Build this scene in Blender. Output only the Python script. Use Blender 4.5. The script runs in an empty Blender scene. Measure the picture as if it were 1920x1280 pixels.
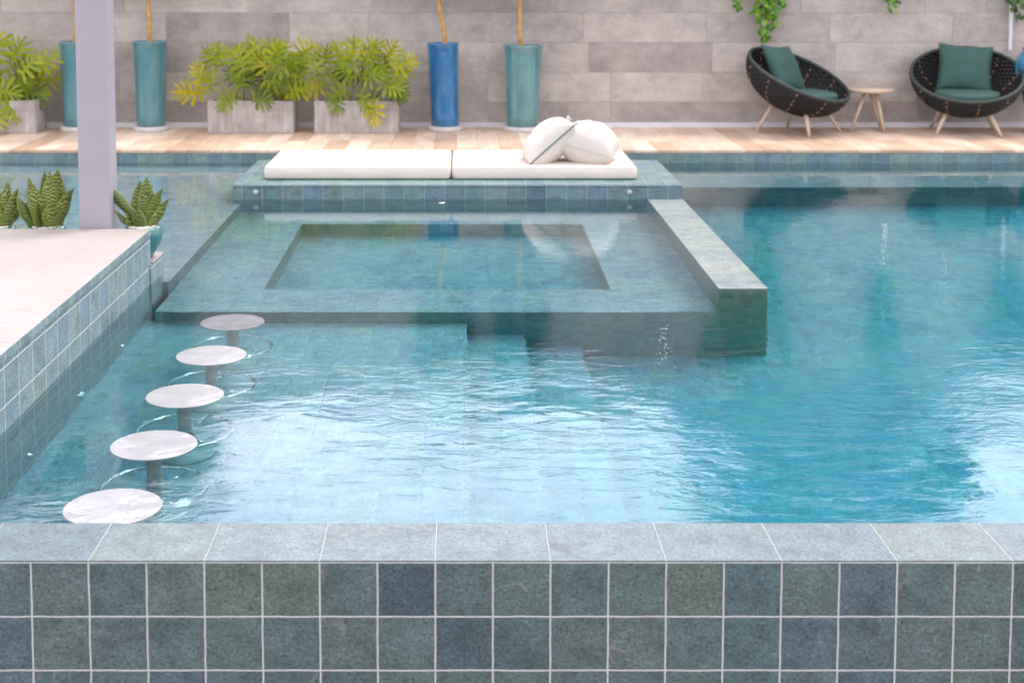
import bpy, bmesh, math, random
from mathutils import Vector, Matrix, noise
R = math.radians
PI = math.pi
S = 0.8                      # one layout unit is 0.8 m
scene = bpy.context.scene
col = scene.collection

# ------------------------------------------------------------------ camera
H = 2.046
F = 2570.0
PITCH = 4.6
cam_d = bpy.data.cameras.new("camera")
cam = bpy.data.objects.new("camera", cam_d)
col.objects.link(cam)
cam.location = (0, 0.16 * S, H * S)
cam.rotation_euler = (R(90 - PITCH), 0, 0)
cam_d.sensor_width = 36
cam_d.lens = F / 1920 * 36
cam_d.shift_x = (960 - 868) / 1920
cam_d.shift_y = -(640 - (-60 + F * math.tan(R(PITCH)))) / 1920
cam_d.clip_start = 0.05
cam_d.clip_end = 2000
cam_d.dof.use_dof = True
cam_d.dof.focus_distance = 6.6 * S
cam_d.dof.aperture_fstop = 3.4
scene.camera = cam

# ------------------------------------------------------------------ sky
SUN_EL, SUN_AZ = 62, 48       # azimuth from +Y towards +X
world = bpy.data.worlds.new("World")
scene.world = world
world.use_nodes = True
nt = world.node_tree
nt.nodes.clear()
wo = nt.nodes.new("ShaderNodeOutputWorld")
bg = nt.nodes.new("ShaderNodeBackground")
sky = nt.nodes.new("ShaderNodeTexSky")
sky.sky_type = 'NISHITA'
sky.sun_disc = False
sky.sun_elevation = R(SUN_EL)
sky.sun_rotation = R(SUN_AZ)
sky.air_density = 1.2
sky.dust_density = 3.0
tc = nt.nodes.new("ShaderNodeTexCoord")
mp = nt.nodes.new("ShaderNodeMapping")
mp.inputs['Scale'].default_value = (1.6, 1.6, 4.0)
nz = nt.nodes.new("ShaderNodeTexNoise")
nz.inputs['Scale'].default_value = 1.3
nz.inputs['Detail'].default_value = 6
rp = nt.nodes.new("ShaderNodeValToRGB")
rp.color_ramp.elements[0].position = 0.25
rp.color_ramp.elements[1].position = 0.62
rp.color_ramp.elements[0].color = (0.75, 0.75, 0.75, 1)
mx = nt.nodes.new("ShaderNodeMix")
mx.data_type = 'RGBA'
mx.inputs['B'].default_value = (9.0, 9.8, 11.4, 1)   # bright thin cloud
nt.links.new(tc.outputs['Generated'], mp.inputs['Vector'])
nt.links.new(mp.outputs[0], nz.inputs['Vector'])
nt.links.new(nz.outputs['Fac'], rp.inputs[0])
nt.links.new(rp.outputs[0], mx.inputs['Factor'])
nt.links.new(sky.outputs[0], mx.inputs['A'])
# the thin cloud is brighter low over the wall
sep = nt.nodes.new("ShaderNodeSeparateXYZ"); nt.links.new(tc.outputs['Generated'], sep.inputs[0])
mr = nt.nodes.new("ShaderNodeMapRange"); mr.inputs['From Min'].default_value = 0.45; mr.inputs['From Max'].default_value = 0.9
mr.inputs['To Min'].default_value = 0.85; mr.inputs['To Max'].default_value = 1.72
nt.links.new(sep.outputs[1], mr.inputs['Value'])
vm_ = nt.nodes.new("ShaderNodeVectorMath"); vm_.operation = 'SCALE'
nt.links.new(mx.outputs['Result'], vm_.inputs[0]); nt.links.new(mr.outputs[0], vm_.inputs['Scale'])
mr2 = nt.nodes.new("ShaderNodeMapRange"); mr2.inputs['From Min'].default_value = 0.3; mr2.inputs['From Max'].default_value = 0.85
nt.links.new(sep.outputs[1], mr2.inputs['Value'])
tn = nt.nodes.new("ShaderNodeMix"); tn.data_type = 'RGBA'
tn.inputs['A'].default_value = (1.10, 1.0, 0.93, 1); tn.inputs['B'].default_value = (1.10, 1.0, 1.02, 1)
nt.links.new(mr2.outputs[0], tn.inputs['Factor'])
ml = nt.nodes.new("ShaderNodeVectorMath"); ml.operation = 'MULTIPLY'
nt.links.new(vm_.outputs[0], ml.inputs[0]); nt.links.new(tn.outputs['Result'], ml.inputs[1])
nt.links.new(ml.outputs[0], bg.inputs[0])
bg.inputs[1].default_value = 0.1
nt.links.new(bg.outputs[0], wo.inputs[0])

sd = bpy.data.lights.new("sun", 'SUN')
sun = bpy.data.objects.new("sun", sd)
col.objects.link(sun)
sd.energy = 1.2
sd.angle = R(18)
sd.color = (1.0, 0.94, 0.86)
sdir = Vector((math.sin(R(SUN_AZ)) * math.cos(R(SUN_EL)), math.cos(R(SUN_AZ)) * math.cos(R(SUN_EL)), math.sin(R(SUN_EL))))
sun.rotation_euler = sdir.to_track_quat('Z', 'Y').to_euler()
sun.location = (0, 0, 12)

vs = scene.view_settings
vs.view_transform = 'Standard'
vs.look = 'None'
vs.gamma = 1
vs.exposure = 1.30
scene.render.engine = 'CYCLES'
cy = scene.cycles
cy.max_bounces = 14
cy.transmission_bounces = 12
cy.diffuse_bounces = 4
cy.glossy_bounces = 6
cy.volume_bounces = 0
cy.caustics_refractive = True
cy.caustics_reflective = True
cy.sample_clamp_indirect = 12
cy.use_denoising = True

# ------------------------------------------------------------------ helpers
def link(o, parent=None):
    col.objects.link(o)
    if parent: o.parent = parent
    return o

def tag(o, label=None, cat=None, group=None, kind=None):
    if label: o["label"] = label
    if cat: o["category"] = cat
    if group: o["group"] = group
    if kind: o["kind"] = kind
    return o

def empty(name, loc=(0, 0, 0), rz=0, **k):
    o = bpy.data.objects.new(name, None)
    o.empty_display_size = 0.1
    o.location = Vector(loc) * S
    o.rotation_euler = (0, 0, rz)
    link(o)
    return tag(o, **k)

def copy_tree(o, parent=None):
    c = o.copy()
    col.objects.link(c)
    if parent:
        c.parent = parent
    for ch in list(o.children):
        copy_tree(ch, c)
    return c

class MB:
    """collects geometry in layout units; build() links it as one mesh object"""
    def __init__(s):
        s.v = []; s.f = []; s.uv = []; s.t = []; s.sm = []
    def face(s, idx, uv=None, tint=0.5, smooth=False):
        s.f.append(tuple(idx)); s.uv.append(uv); s.t.append(tint); s.sm.append(smooth)
    def quad(s, pts, uv=None, tint=0.5, smooth=False):
        b = len(s.v)
        s.v += [Vector(p) for p in pts]
        s.face(range(b, b + len(pts)), uv, tint, smooth)
    def box(s, x0, x1, y0, y1, z0, z1, tint=0.5):
        b = len(s.v)
        s.v += [Vector(p) for p in ((x0,y0,z0),(x1,y0,z0),(x1,y1,z0),(x0,y1,z0),(x0,y0,z1),(x1,y0,z1),(x1,y1,z1),(x0,y1,z1))]
        for q, ax in (((0,3,2,1),'z'), ((4,5,6,7),'z'), ((0,1,5,4),'y'), ((2,3,7,6),'y'), ((1,2,6,5),'x'), ((3,0,4,7),'x')):
            uv = []
            for i in q:
                p = s.v[b + i]
                uv.append((p.x, p.y) if ax == 'z' else (p.x, p.z) if ax == 'y' else (p.y, p.z))
            s.face([b + i for i in q], uv, tint)
    def tube(s, pts, rad, n=8, closed=False, tint=0.5, caps=True):
        pts = [Vector(p) for p in pts]
        m = len(pts)
        if not hasattr(rad, '__len__'): rad = [rad] * m
        b = len(s.v)
        prev = None
        for i, p in enumerate(pts):
            if closed: d = pts[(i + 1) % m] - pts[i - 1]
            else: d = pts[min(i + 1, m - 1)] - pts[max(i - 1, 0)]
            d.normalize()
            if prev is None:
                a = Vector((0, 0, 1)) if abs(d.z) < 0.9 else Vector((1, 0, 0))
                u = d.cross(a).normalized()
            else:
                u = (prev - d * prev.dot(d)).normalized()
            prev = u
            w = d.cross(u)
            for k in range(n):
                a = 2 * PI * k / n
                s.v.append(p + (u * math.cos(a) + w * math.sin(a)) * rad[i])
        for i in range(m if closed else m - 1):
            j = (i + 1) % m
            for k in range(n):
                k2 = (k + 1) % n
                s.face((b + i * n + k, b + i * n + k2, b + j * n + k2, b + j * n + k),
                       [(k / n, i / m), ((k + 1) / n, i / m), ((k + 1) / n, (i + 1) / m), (k / n, (i + 1) / m)], tint, True)
        if caps and not closed:
            s.face([b + k for k in range(n)][::-1], None, tint)
            s.face([b + (m - 1) * n + k for k in range(n)], None, tint)
    def lathe(s, prof, c=(0, 0), n=40, tint=0.5, wob=0.0):
        b = len(s.v)
        m = len(prof)
        for i, (r, z) in enumerate(prof):
            for k in range(n):
                a = 2 * PI * k / n
                rr = r * (1 + wob * noise.noise(Vector((math.cos(a) * 1.5, math.sin(a) * 1.5, z * 3))))
                s.v.append(Vector((c[0] + rr * math.cos(a), c[1] + rr * math.sin(a), z)))
        for i in range(m - 1):
            for k in range(n):
                k2 = (k + 1) % n
                s.face((b + i * n + k, b + i * n + k2, b + (i + 1) * n + k2, b + (i + 1) * n + k),
                       [(k / n, prof[i][1]), ((k + 1) / n, prof[i][1]), ((k + 1) / n, prof[i + 1][1]), (k / n, prof[i + 1][1])], tint, True)
        if prof[0][0] > 1e-5: s.face([b + k for k in range(n)][::-1], None, tint)
        if prof[-1][0] > 1e-5: s.face([b + (m - 1) * n + k for k in range(n)], None, tint)
    def ball(s, c, r, n=6, m=4, tint=0.5):
        c = Vector(c)
        b = len(s.v)
        s.v.append(c + Vector((0, 0, r)))
        for i in range(1, m):
            for k in range(n):
                t = PI * i / m; a = 2 * PI * k / n
                s.v.append(c + Vector((math.sin(t) * math.cos(a), math.sin(t) * math.sin(a), math.cos(t))) * r)
        s.v.append(c - Vector((0, 0, r)))
        e = len(s.v) - 1
        for k in range(n):
            k2 = (k + 1) % n
            s.face((b, b + 1 + k, b + 1 + k2), None, tint, True)
            for i in range(m - 2):
                o = b + 1 + i * n
                s.face((o + k, o + n + k, o + n + k2, o + k2), None, tint, True)
            o = b + 1 + (m - 2) * n
            s.face((o + k, e, o + k2), None, tint, True)
    def transform(s, M):
        s.v = [M @ p for p in s.v]
        return s
    def build(s, name, material, parent=None, bevel=0.0, seg=2, subd=0, weld=False, side_mat=None, **k):
        me = bpy.data.meshes.new(name)
        me.from_pydata([tuple(p * S) for p in s.v], [], s.f)
        uvl = me.uv_layers.new(name="UVMap")
        li = 0
        data = []
        for f, uv in zip(s.f, s.uv):
            for j in range(len(f)):
                data += list(uv[j]) if uv else [0.0, 0.0]
        uvl.data.foreach_set("uv", data)
        at = me.attributes.new("tint", 'FLOAT', 'FACE')
        at.data.foreach_set("value", s.t)
        me.polygons.foreach_set("use_smooth", s.sm)
        me.materials.append(material)
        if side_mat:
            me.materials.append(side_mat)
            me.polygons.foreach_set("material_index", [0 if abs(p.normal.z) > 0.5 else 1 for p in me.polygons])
        me.update()
        o = bpy.data.objects.new(name, me)
        link(o, parent)
        if weld:
            w = o.modifiers.new("weld", 'WELD'); w.merge_threshold = 0.0005
        if bevel:
            bm_ = o.modifiers.new("bevel", 'BEVEL')
            bm_.width = bevel * S; bm_.segments = seg; bm_.limit_method = 'ANGLE'
            bm_.harden_normals = False
        if subd:
            sb = o.modifiers.new("sub", 'SUBSURF'); sb.levels = subd; sb.render_levels = subd
        return tag(o, **k)

# ------------------------------------------------------------------ material helper
class NT:
    def __init__(s, name):
        s.m = bpy.data.materials.new(name)
        s.m.use_nodes = True
        s.t = s.m.node_tree
        s.p = s.t.nodes['Principled BSDF']
        s.out = s.t.nodes['Material Output']
    def n(s, typ, **kw):
        nd = s.t.nodes.new(typ)
        for k, v in kw.items():
            setattr(nd, k, v)
        return nd
    def val(s, nd, key, v):
        if hasattr(v, 'links') or hasattr(v, 'is_output'):
            s.t.links.new(v, nd.inputs[key])
        else:
            nd.inputs[key].default_value = v
    def math(s, op, a, b=None, c=None, clamp=False):
        nd = s.n('ShaderNodeMath', operation=op, use_clamp=clamp)
        s.val(nd, 0, a)
        if b is not None: s.val(nd, 1, b)
        if c is not None: s.val(nd, 2, c)
        return nd.outputs[0]
    def noise(s, vec, scale, detail=4, rough=0.55, dist=0.0, out='Fac'):
        nd = s.n('ShaderNodeTexNoise')
        if vec is not None: s.t.links.new(vec, nd.inputs['Vector'])
        nd.inputs['Scale'].default_value = scale
        nd.inputs['Detail'].default_value = detail
        nd.inputs['Roughness'].default_value = rough
        nd.inputs['Distortion'].default_value = dist
        return nd.outputs[out]
    def ramp(s, fac, stops, interp='LINEAR'):
        nd = s.n('ShaderNodeValToRGB')
        cr = nd.color_ramp
        cr.interpolation = interp
        while len(cr.elements) < len(stops): cr.elements.new(0.5)
        for e, (p, c) in zip(cr.elements, stops):
            e.position = p
            e.color = (c, c, c, 1) if not hasattr(c, '__len__') else (*c, 1)
        s.t.links.new(fac, nd.inputs[0])
        return nd.outputs[0]
    def mix(s, fac, a, b, mode='MIX'):
        nd = s.n('ShaderNodeMix', data_type='RGBA', blend_type=mode)
        s.val(nd, 'Factor', fac)
        for k, v in (('A', a), ('B', b)):
            if hasattr(v, '__len__'): nd.inputs[k].default_value = (*v, 1)
            else: s.t.links.new(v, nd.inputs[k])
        return nd.outputs['Result']
    def bump(s, h, dist, strength=1.0, normal=None):
        nd = s.n('ShaderNodeBump')
        nd.inputs['Distance'].default_value = dist
        nd.inputs['Strength'].default_value = strength
        s.t.links.new(h, nd.inputs['Height'])
        if normal is not None: s.t.links.new(normal, nd.inputs['Normal'])
        return nd.outputs[0]
    def tc(s, which):
        return s.n('ShaderNodeTexCoord').outputs[which]
    def attr(s, name):
        return s.n('ShaderNodeAttribute', attribute_name=name).outputs['Fac']
    def set(s, key, v):
        s.val(s.p, key, v) if not (hasattr(v, '__len__') and len(v) == 3) else setattr(s.p.inputs[key], 'default_value', (*v, 1))
        return s

def mapping(m, vec, loc=(0, 0, 0), scale=(1, 1, 1), rot=(0, 0, 0)):
    nd = m.n('ShaderNodeMapping')
    nd.inputs['Location'].default_value = loc
    nd.inputs['Scale'].default_value = scale
    nd.inputs['Rotation'].default_value = rot
    m.t.links.new(vec, nd.inputs['Vector'])
    return nd.outputs[0]

PALETTE = [(0.0, (0.105, 0.155, 0.170)), (0.16, (0.165, 0.185, 0.145)), (0.30, (0.120, 0.165, 0.160)), (0.44, (0.085, 0.115, 0.135)),
           (0.56, (0.155, 0.190, 0.170)), (0.70, (0.115, 0.150, 0.175)), (0.84, (0.150, 0.175, 0.160)), (1.0, (0.105, 0.145, 0.145))]

def stone_tile(name, tu, tv, ou=0.0, ov=0.0, stagger=0.0, grout=0.0045, rough=0.45, gain=1.0, groutcol=(0.52, 0.52, 0.50), swap=False,
               seed=0.0, contrast=1.0, jitter=0.0, spec=0.5, gstr=1.0, hue=(1, 1, 1)):
    """green Bali-type stone: one random tone per tile, speckle, veins, pale grout"""
    m = NT(name)
    uv = m.n('ShaderNodeUVMap').outputs[0]
    sx = m.n('ShaderNodeSeparateXYZ'); m.t.links.new(uv, sx.inputs[0])
    a, b = (sx.outputs[1], sx.outputs[0]) if swap else (sx.outputs[0], sx.outputs[1])
    wob = m.noise(uv, 9.0, 3, 0.6)
    wob2 = m.noise(mapping(m, uv, (7.3, 2.1, 0)), 9.0, 3, 0.6)
    a = m.math('ADD', a, m.math('MULTIPLY', m.math('SUBTRACT', wob, 0.5), 0.006))
    b = m.math('ADD', b, m.math('MULTIPLY', m.math('SUBTRACT', wob2, 0.5), 0.006))
    v = m.math('DIVIDE', m.math('SUBTRACT', b, ov), tv)
    row = m.math('FLOOR', v)
    u = m.math('DIVIDE', m.math('SUBTRACT', a, ou), tu)
    if stagger:
        u = m.math('ADD', u, m.math('MULTIPLY', m.math('MODULO', m.math('ABSOLUTE', row), 2.0), stagger))
    if jitter:
        wr = m.n('ShaderNodeTexWhiteNoise', noise_dimensions='1D'); m.t.links.new(row, wr.inputs['W'])
        u = m.math('ADD', u, m.math('MULTIPLY', wr.outputs['Value'], jitter))
    cu = m.math('FLOOR', u)
    fu = m.math('MULTIPLY', m.math('MINIMUM', m.math('FRACT', u), m.math('SUBTRACT', 1.0, m.math('FRACT', u))), tu)
    fv = m.math('MULTIPLY', m.math('MINIMUM', m.math('FRACT', v), m.math('SUBTRACT', 1.0, m.math('FRACT', v))), tv)
    d = m.math('MINIMUM', fu, fv)
    mask = m.math('SUBTRACT', 1.0, m.math('DIVIDE', m.math('SUBTRACT', d, grout * 0.5), grout * 0.45, clamp=True), clamp=True)
    cv = m.n('ShaderNodeCombineXYZ')
    m.t.links.new(cu, cv.inputs[0]); m.t.links.new(row, cv.inputs[1]); cv.inputs[2].default_value = seed
    wn = m.n('ShaderNodeTexWhiteNoise', noise_dimensions='3D')
    m.t.links.new(cv.outputs[0], wn.inputs['Vector'])
    pal = [(p, tuple(min(1, (0.135 + (c[0] - 0.135) * contrast, 0.17 + (c[1] - 0.17) * contrast, 0.165 + (c[2] - 0.165) * contrast)[i] * gain * hue[i]) for i in range(3))) for p, c in PALETTE]
    base = m.ramp(wn.outputs['Value'], pal)
    # per tile shifted detail
    off = m.n('ShaderNodeVectorMath', operation='MULTIPLY_ADD')
    m.t.links.new(wn.outputs['Color'], off.inputs[0]); off.inputs[1].default_value = (13, 17, 0); m.t.links.new(uv, off.inputs[2])
    det = off.outputs[0]
    cloud = m.ramp(m.noise(det, 8, 6, 0.7), [(0.3, 0.68), (0.7, 1.26)])
    base = m.mix(1.0, base, cloud, 'MULTIPLY')
    sp = m.ramp(m.noise(det, 95, 3, 0.65), [(0.32, 0.30), (0.44, 0.90), (0.58, 1.14), (0.70, 1.75)])
    base = m.mix(0.85, base, sp, 'MULTIPLY')
    fine = m.ramp(m.noise(mapping(m, det, (3, 1, 0), (1, 1.6, 1), (0, 0, 0.6)), 40, 4, 0.7), [(0.35, 0.82), (0.65, 1.16)])
    base = m.mix(1.0, base, fine, 'MULTIPLY')
    pits = m.ramp(m.noise(mapping(m, det, (9, 4, 0)), 26, 2, 0.5), [(0.24, 1.0), (0.30, 0.0)])
    base = m.mix(m.math('MULTIPLY', pits, 0.75), base, (0.035, 0.045, 0.065))
    blot = m.ramp(m.noise(mapping(m, det, (5, 8, 0)), 4.2, 5, 0.75), [(0.32, 1.0), (0.42, 0.0)])
    base = m.mix(m.math('MULTIPLY', blot, 0.55), base, (0.055, 0.06, 0.085))
    vein = m.math('ABSOLUTE', m.math('SUBTRACT', m.noise(mapping(m, det, (2, 6, 0)), 1.5, 3, 0.5, 0.0), 0.5))
    vm = m.ramp(vein, [(0.0, 0.8), (0.003, 0.0)])
    vsel = m.math('MULTIPLY', vm, m.ramp(m.noise(det, 5, 2), [(0.55, 0.0), (0.68, 0.5)]))
    base = m.mix(vsel, base, (0.36, 0.33, 0.27))
    gc = m.mix(m.noise(uv, 30, 3), tuple(c * 0.75 for c in groutcol), tuple(min(1, c * 1.15) for c in groutcol))
    rust = m.ramp(m.noise(uv, 2.2, 4, 0.7), [(0.62, 0.0), (0.72, 0.7)])
    gc = m.mix(rust, gc, (0.33, 0.27, 0.22))
    colr = m.mix(m.math('MULTIPLY', mask, gstr), base, gc)
    m.set('Base Color', colr)
    m.set('Roughness', m.ramp(m.noise(det, 30, 3), [(0.3, max(0.05, rough - 0.08)), (0.7, rough + 0.12)]))
    m.set('Specular IOR Level', spec)
    hh = m.math('ADD', m.math('MULTIPLY', m.noise(det, 45, 4, 0.7), 0.35), m.math('MULTIPLY', m.math('SUBTRACT', 1.0, mask), 1.0))
    m.set('Normal', m.bump(hh, 0.0022))
    return m.m

def plain(name, c, rough=0.5, metal=0.0, var=0.12, scale=8, bump=0.0, bscale=60, spec=0.5, coat=0.0):
    m = NT(name)
    o = m.tc('Object')
    f = m.ramp(m.noise(o, scale, 5, 0.6), [(0.3, 1 - var), (0.7, 1 + var)])
    m.set('Base Color', m.mix(1.0, c, f, 'MULTIPLY'))
    m.set('Roughness', rough); m.set('Metallic', metal); m.set('Specular IOR Level', spec)
    if coat:
        m.set('Coat Weight', coat); m.set('Coat Roughness', 0.08)
    if bump: m.set('Normal', m.bump(m.noise(o, bscale, 4, 0.6), bump))
    return m.m

def leafmat(name, dark, mid, light, rough=0.4, trans=0.35):
    m = NT(name)
    t = m.attr('tint')
    c = m.ramp(t, [(0.0, dark), (0.5, mid), (1.0, light)])
    c = m.mix(1.0, c, m.ramp(m.noise(m.tc('Object'), 22, 3), [(0.3, 0.8), (0.7, 1.2)]), 'MULTIPLY')
    m.set('Base Color', c); m.set('Roughness', rough)
    tr = m.n('ShaderNodeBsdfTranslucent')
    tl = m.mix(1.0, c, (1.25, 1.15, 0.45), 'MULTIPLY')
    m.t.links.new(tl, tr.inputs[0])
    ms = m.n('ShaderNodeMixShader'); ms.inputs[0].default_value = trans
    m.t.links.new(m.p.outputs[0], ms.inputs[1]); m.t.links.new(tr.outputs[0], ms.inputs[2])
    m.t.links.new(ms.outputs[0], m.out.inputs[0])
    return m.m

M = {}
M['wall_front'] = stone_tile('front_wall_tile', 0.2, 0.1935, ou=0.104, ov=-0.003, grout=0.0046, rough=0.5, contrast=0.95, gain=0.80, groutcol=(0.56, 0.57, 0.57), hue=(0.90, 1.02, 1.08))
M['coping'] = stone_tile('coping_tile', 0.4, 0.6, ou=-0.096, ov=4.6, grout=0.0040, rough=0.42, gain=0.92, hue=(0.93, 1, 1.07), contrast=0.55, seed=4, groutcol=(0.36, 0.38, 0.37), gstr=0.8)
M['edge'] = stone_tile('platform_tile', 0.18, 0.20, ou=0.02, ov=-0.075, grout=0.004, rough=0.35, gain=1.35, seed=2, contrast=1.1, gstr=0.7, hue=(0.80, 1.0, 1.06), groutcol=(0.45, 0.5, 0.48))
M['riser'] = stone_tile('riser_tile', 0.18, 0.40, ou=0.0, ov=-0.27, grout=0.004, rough=0.45, gain=1.35, seed=3, hue=(0.82, 1.0, 1.06), groutcol=(0.3, 0.36, 0.35))
M['side'] = stone_tile('counter_side_tile', 0.2, 0.175, ov=0.287, grout=0.0055, rough=0.45, gain=1.6, seed=5, contrast=0.6, hue=(0.92, 1.0, 1.08), gstr=0.8, groutcol=(0.6, 0.62, 0.6))
M['floor'] = stone_tile('floor_tile', 0.19, 0.19, stagger=0.5, grout=0.004, rough=0.5, gain=1.95, seed=7, contrast=0.6, swap=True, hue=(1.0, 0.98, 1.13), groutcol=(0.42, 0.47, 0.44), gstr=0.42)
M['pool_side_shaded'] = stone_tile('shaded_pool_side_tile', 0.19, 0.19, ou=0.02, grout=0.004, rough=0.45, gain=1.65, seed=12, contrast=0.8, hue=(0.85, 1.0, 1.02), groutcol=(0.3, 0.34, 0.33), gstr=0.5)  # floor stone again, underwater shade of upright faces painted in as darker tone
M['top'] = stone_tile('wall_top_tile', 0.32, 0.4, grout=0.003, ou=1.63, rough=0.35, gain=1.5, seed=9, contrast=0.4, hue=(1.08, 1.0, 0.99), groutcol=(0.35, 0.38, 0.36), gstr=0.5)

# counter stone
m = NT('travertine')
o = m.tc('Object')
v1 = m.noise(mapping(m, o, (0, 0, 0), (1.2, 14, 1)), 5, 6, 0.65, 0.3)
c = m.ramp(v1, [(0.28, (0.31, 0.26, 0.232)), (0.45, (0.36, 0.312, 0.288)), (0.62, (0.39, 0.344, 0.32)), (0.78, (0.43, 0.386, 0.362))])
c = m.mix(1.0, c, m.ramp(m.noise(o, 2.2, 5), [(0.3, 0.93), (0.7, 1.04)]), 'MULTIPLY')
lines = m.ramp(m.noise(mapping(m, o, (3, 2, 0), (2.0, 60, 1)), 2.2, 5, 0.7), [(0.26, 1.0), (0.33, 0.0)])
c = m.mix(m.math('MULTIPLY', lines, 0.35), c, (0.38, 0.33, 0.30))
m.set('Base Color', c); m.set('Roughness', 0.42)
m.set('Normal', m.bump(m.noise(mapping(m, o, (0, 0, 0), (3, 30, 1)), 8, 5, 0.7), 0.0008))
M['travertine'] = m.m

# boundary wall concrete-look tile (per tile tint)
m = NT('concrete_tile')
o = m.tc('Object'); t = m.attr('tint')
off = m.n('ShaderNodeVectorMath', operation='ADD')
cx = m.n('ShaderNodeCombineXYZ'); m.t.links.new(m.math('MULTIPLY', t, 31.0), cx.inputs[0]); m.t.links.new(m.math('MULTIPLY', t, 17.0), cx.inputs[2])
m.t.links.new(o, off.inputs[0]); m.t.links.new(cx.outputs[0], off.inputs[1])
d = off.outputs[0]
c = m.ramp(t, [(0.0, (0.325, 0.280, 0.258)), (0.3, (0.410, 0.360, 0.330)), (0.7, (0.470, 0.418, 0.382)), (1.0, (0.51, 0.456, 0.414))])
c = m.mix(1.0, c, m.ramp(m.noise(d, 2.6, 6, 0.68), [(0.28, 0.66), (0.5, 0.98), (0.72, 1.2)]), 'MULTIPLY')
c = m.mix(1.0, c, m.ramp(m.noise(mapping(m, d, (0, 0, 0), (1.2, 1, 4)), 3.0, 5, 0.7), [(0.28, 0.86), (0.7, 1.08)]), 'MULTIPLY')
c = m.mix(1.0, c, m.ramp(m.noise(d, 60, 3, 0.6), [(0.3, 0.9), (0.7, 1.08)]), 'MULTIPLY')
m.set('Base Color', c); m.set('Roughness', 0.75)
m.set('Normal', m.bump(m.noise(d, 30, 5, 0.7), 0.002))
M['concrete_tile'] = m.m

# wood look deck
m = NT('wood_deck')
o = m.tc('Object'); t = m.attr('tint')
c = m.ramp(t, [(0.0, (0.47, 0.31, 0.21)), (0.35, (0.56, 0.39, 0.28)), (0.65, (0.62, 0.45, 0.34)), (1.0, (0.72, 0.56, 0.44))])
g = m.noise(mapping(m, o, (0, 0, 0), (30, 1.6, 1)), 2.0, 6, 0.65, 0.5)
c = m.mix(1.0, c, m.ramp(g, [(0.3, 0.8), (0.7, 1.15)]), 'MULTIPLY')
c = m.mix(1.0, c, m.ramp(m.noise(mapping(m, o, (0, 0, 0), (3, 1, 1)), 2.4, 4, 0.6), [(0.3, 0.82), (0.72, 1.18)]), 'MULTIPLY')
m.set('Base Color', c); m.set('Roughness', 0.5); m.set('Normal', m.bump(g, 0.001))
M['deck'] = m.m

# water : clear glass surface with ripples, absorbing volume
m = NT('water')
o = m.tc('Object')
m.t.nodes.remove(m.p)
gl = m.n('ShaderNodeBsdfGlass'); gl.inputs['IOR'].default_value = 1.333; gl.inputs['Roughness'].default_value = 0.0
w1 = m.noise(mapping(m, o, (0, 0, 0), (1.0, 1.0, 1)), 2.3, 3, 0.5, 0.4)
w2 = m.noise(mapping(m, o, (4, 7, 0), (0.68, 1.4, 1), (0, 0, 0.12)), 10.0, 4, 0.6, 0.9)
w3 = m.noise(mapping(m, o, (1, 3, 0), (0.7, 1.4, 1), (0, 0, -0.15)), 32.0, 2, 0.5, 0.5)
patch = m.ramp(m.noise(mapping(m, o, (2, 9, 0)), 0.9, 4, 0.6), [(0.40, 0.12), (0.62, 1.0)])
sy = m.n('ShaderNodeSeparateXYZ'); m.t.links.new(o, sy.inputs[0])
# calmer in the enclosed shelf and spa, livelier on the deep side
side = m.math('ADD', 0.78, m.math('MULTIPLY', 0.22, m.math('DIVIDE', m.math('SUBTRACT', sy.outputs[0], 0.2), 1.5, clamp=True)))
h = m.math('ADD', m.math('MULTIPLY', w1, 0.8), m.math('MULTIPLY', m.math('MULTIPLY', w2, patch), 0.66))
h = m.math('ADD', h, m.math('MULTIPLY', m.math('MULTIPLY', w3, patch), 0.11))
far = m.math('SUBTRACT', 1.0, m.math('MULTIPLY', 0.80, m.math('DIVIDE', m.math('SUBTRACT', sy.outputs[1], 4.7), 2.1, clamp=True)))
h = m.math('MULTIPLY', m.math('MULTIPLY', h, side), far)
def ring(cx_, cy_, r0, amp, lam=0.035, decay=0.10):
    dx = m.math('SUBTRACT', sy.outputs[0], cx_ * S); dy = m.math('SUBTRACT', sy.outputs[1], cy_ * S)
    r = m.math('SQRT', m.math('ADD', m.math('MULTIPLY', dx, dx), m.math('MULTIPLY', dy, dy)))
    wv = m.math('SINE', m.math('MULTIPLY', r, 2 * PI / lam))
    q = m.math('DIVIDE', m.math('SUBTRACT', r, r0), decay)
    env = m.math('POWER', 2.718, m.math('MULTIPLY', m.math('MULTIPLY', q, q), -1.0))
    return m.math('MULTIPLY', m.math('MULTIPLY', wv, env), amp)
h = m.math('ADD', h, ring(1.75, 6.30, 0.04, 0.035, 0.03, 0.02))
h = m.math('ADD', h, ring(0.92, 5.45, 0.12, 0.006, 0.022, 0.05))
bn = m.bump(h, 0.0085)
m.t.links.new(bn, gl.inputs['Normal'])
va = m.n('ShaderNodeVolumeAbsorption')
va.inputs['Color'].default_value = (0.05, 0.90, 0.99, 1)
va.inputs['Density'].default_value = 0.60
m.t.links.new(gl.outputs[0], m.out.inputs['Surface'])
m.t.links.new(va.outputs[0], m.out.inputs['Volume'])
M['water'] = m.m

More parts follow.
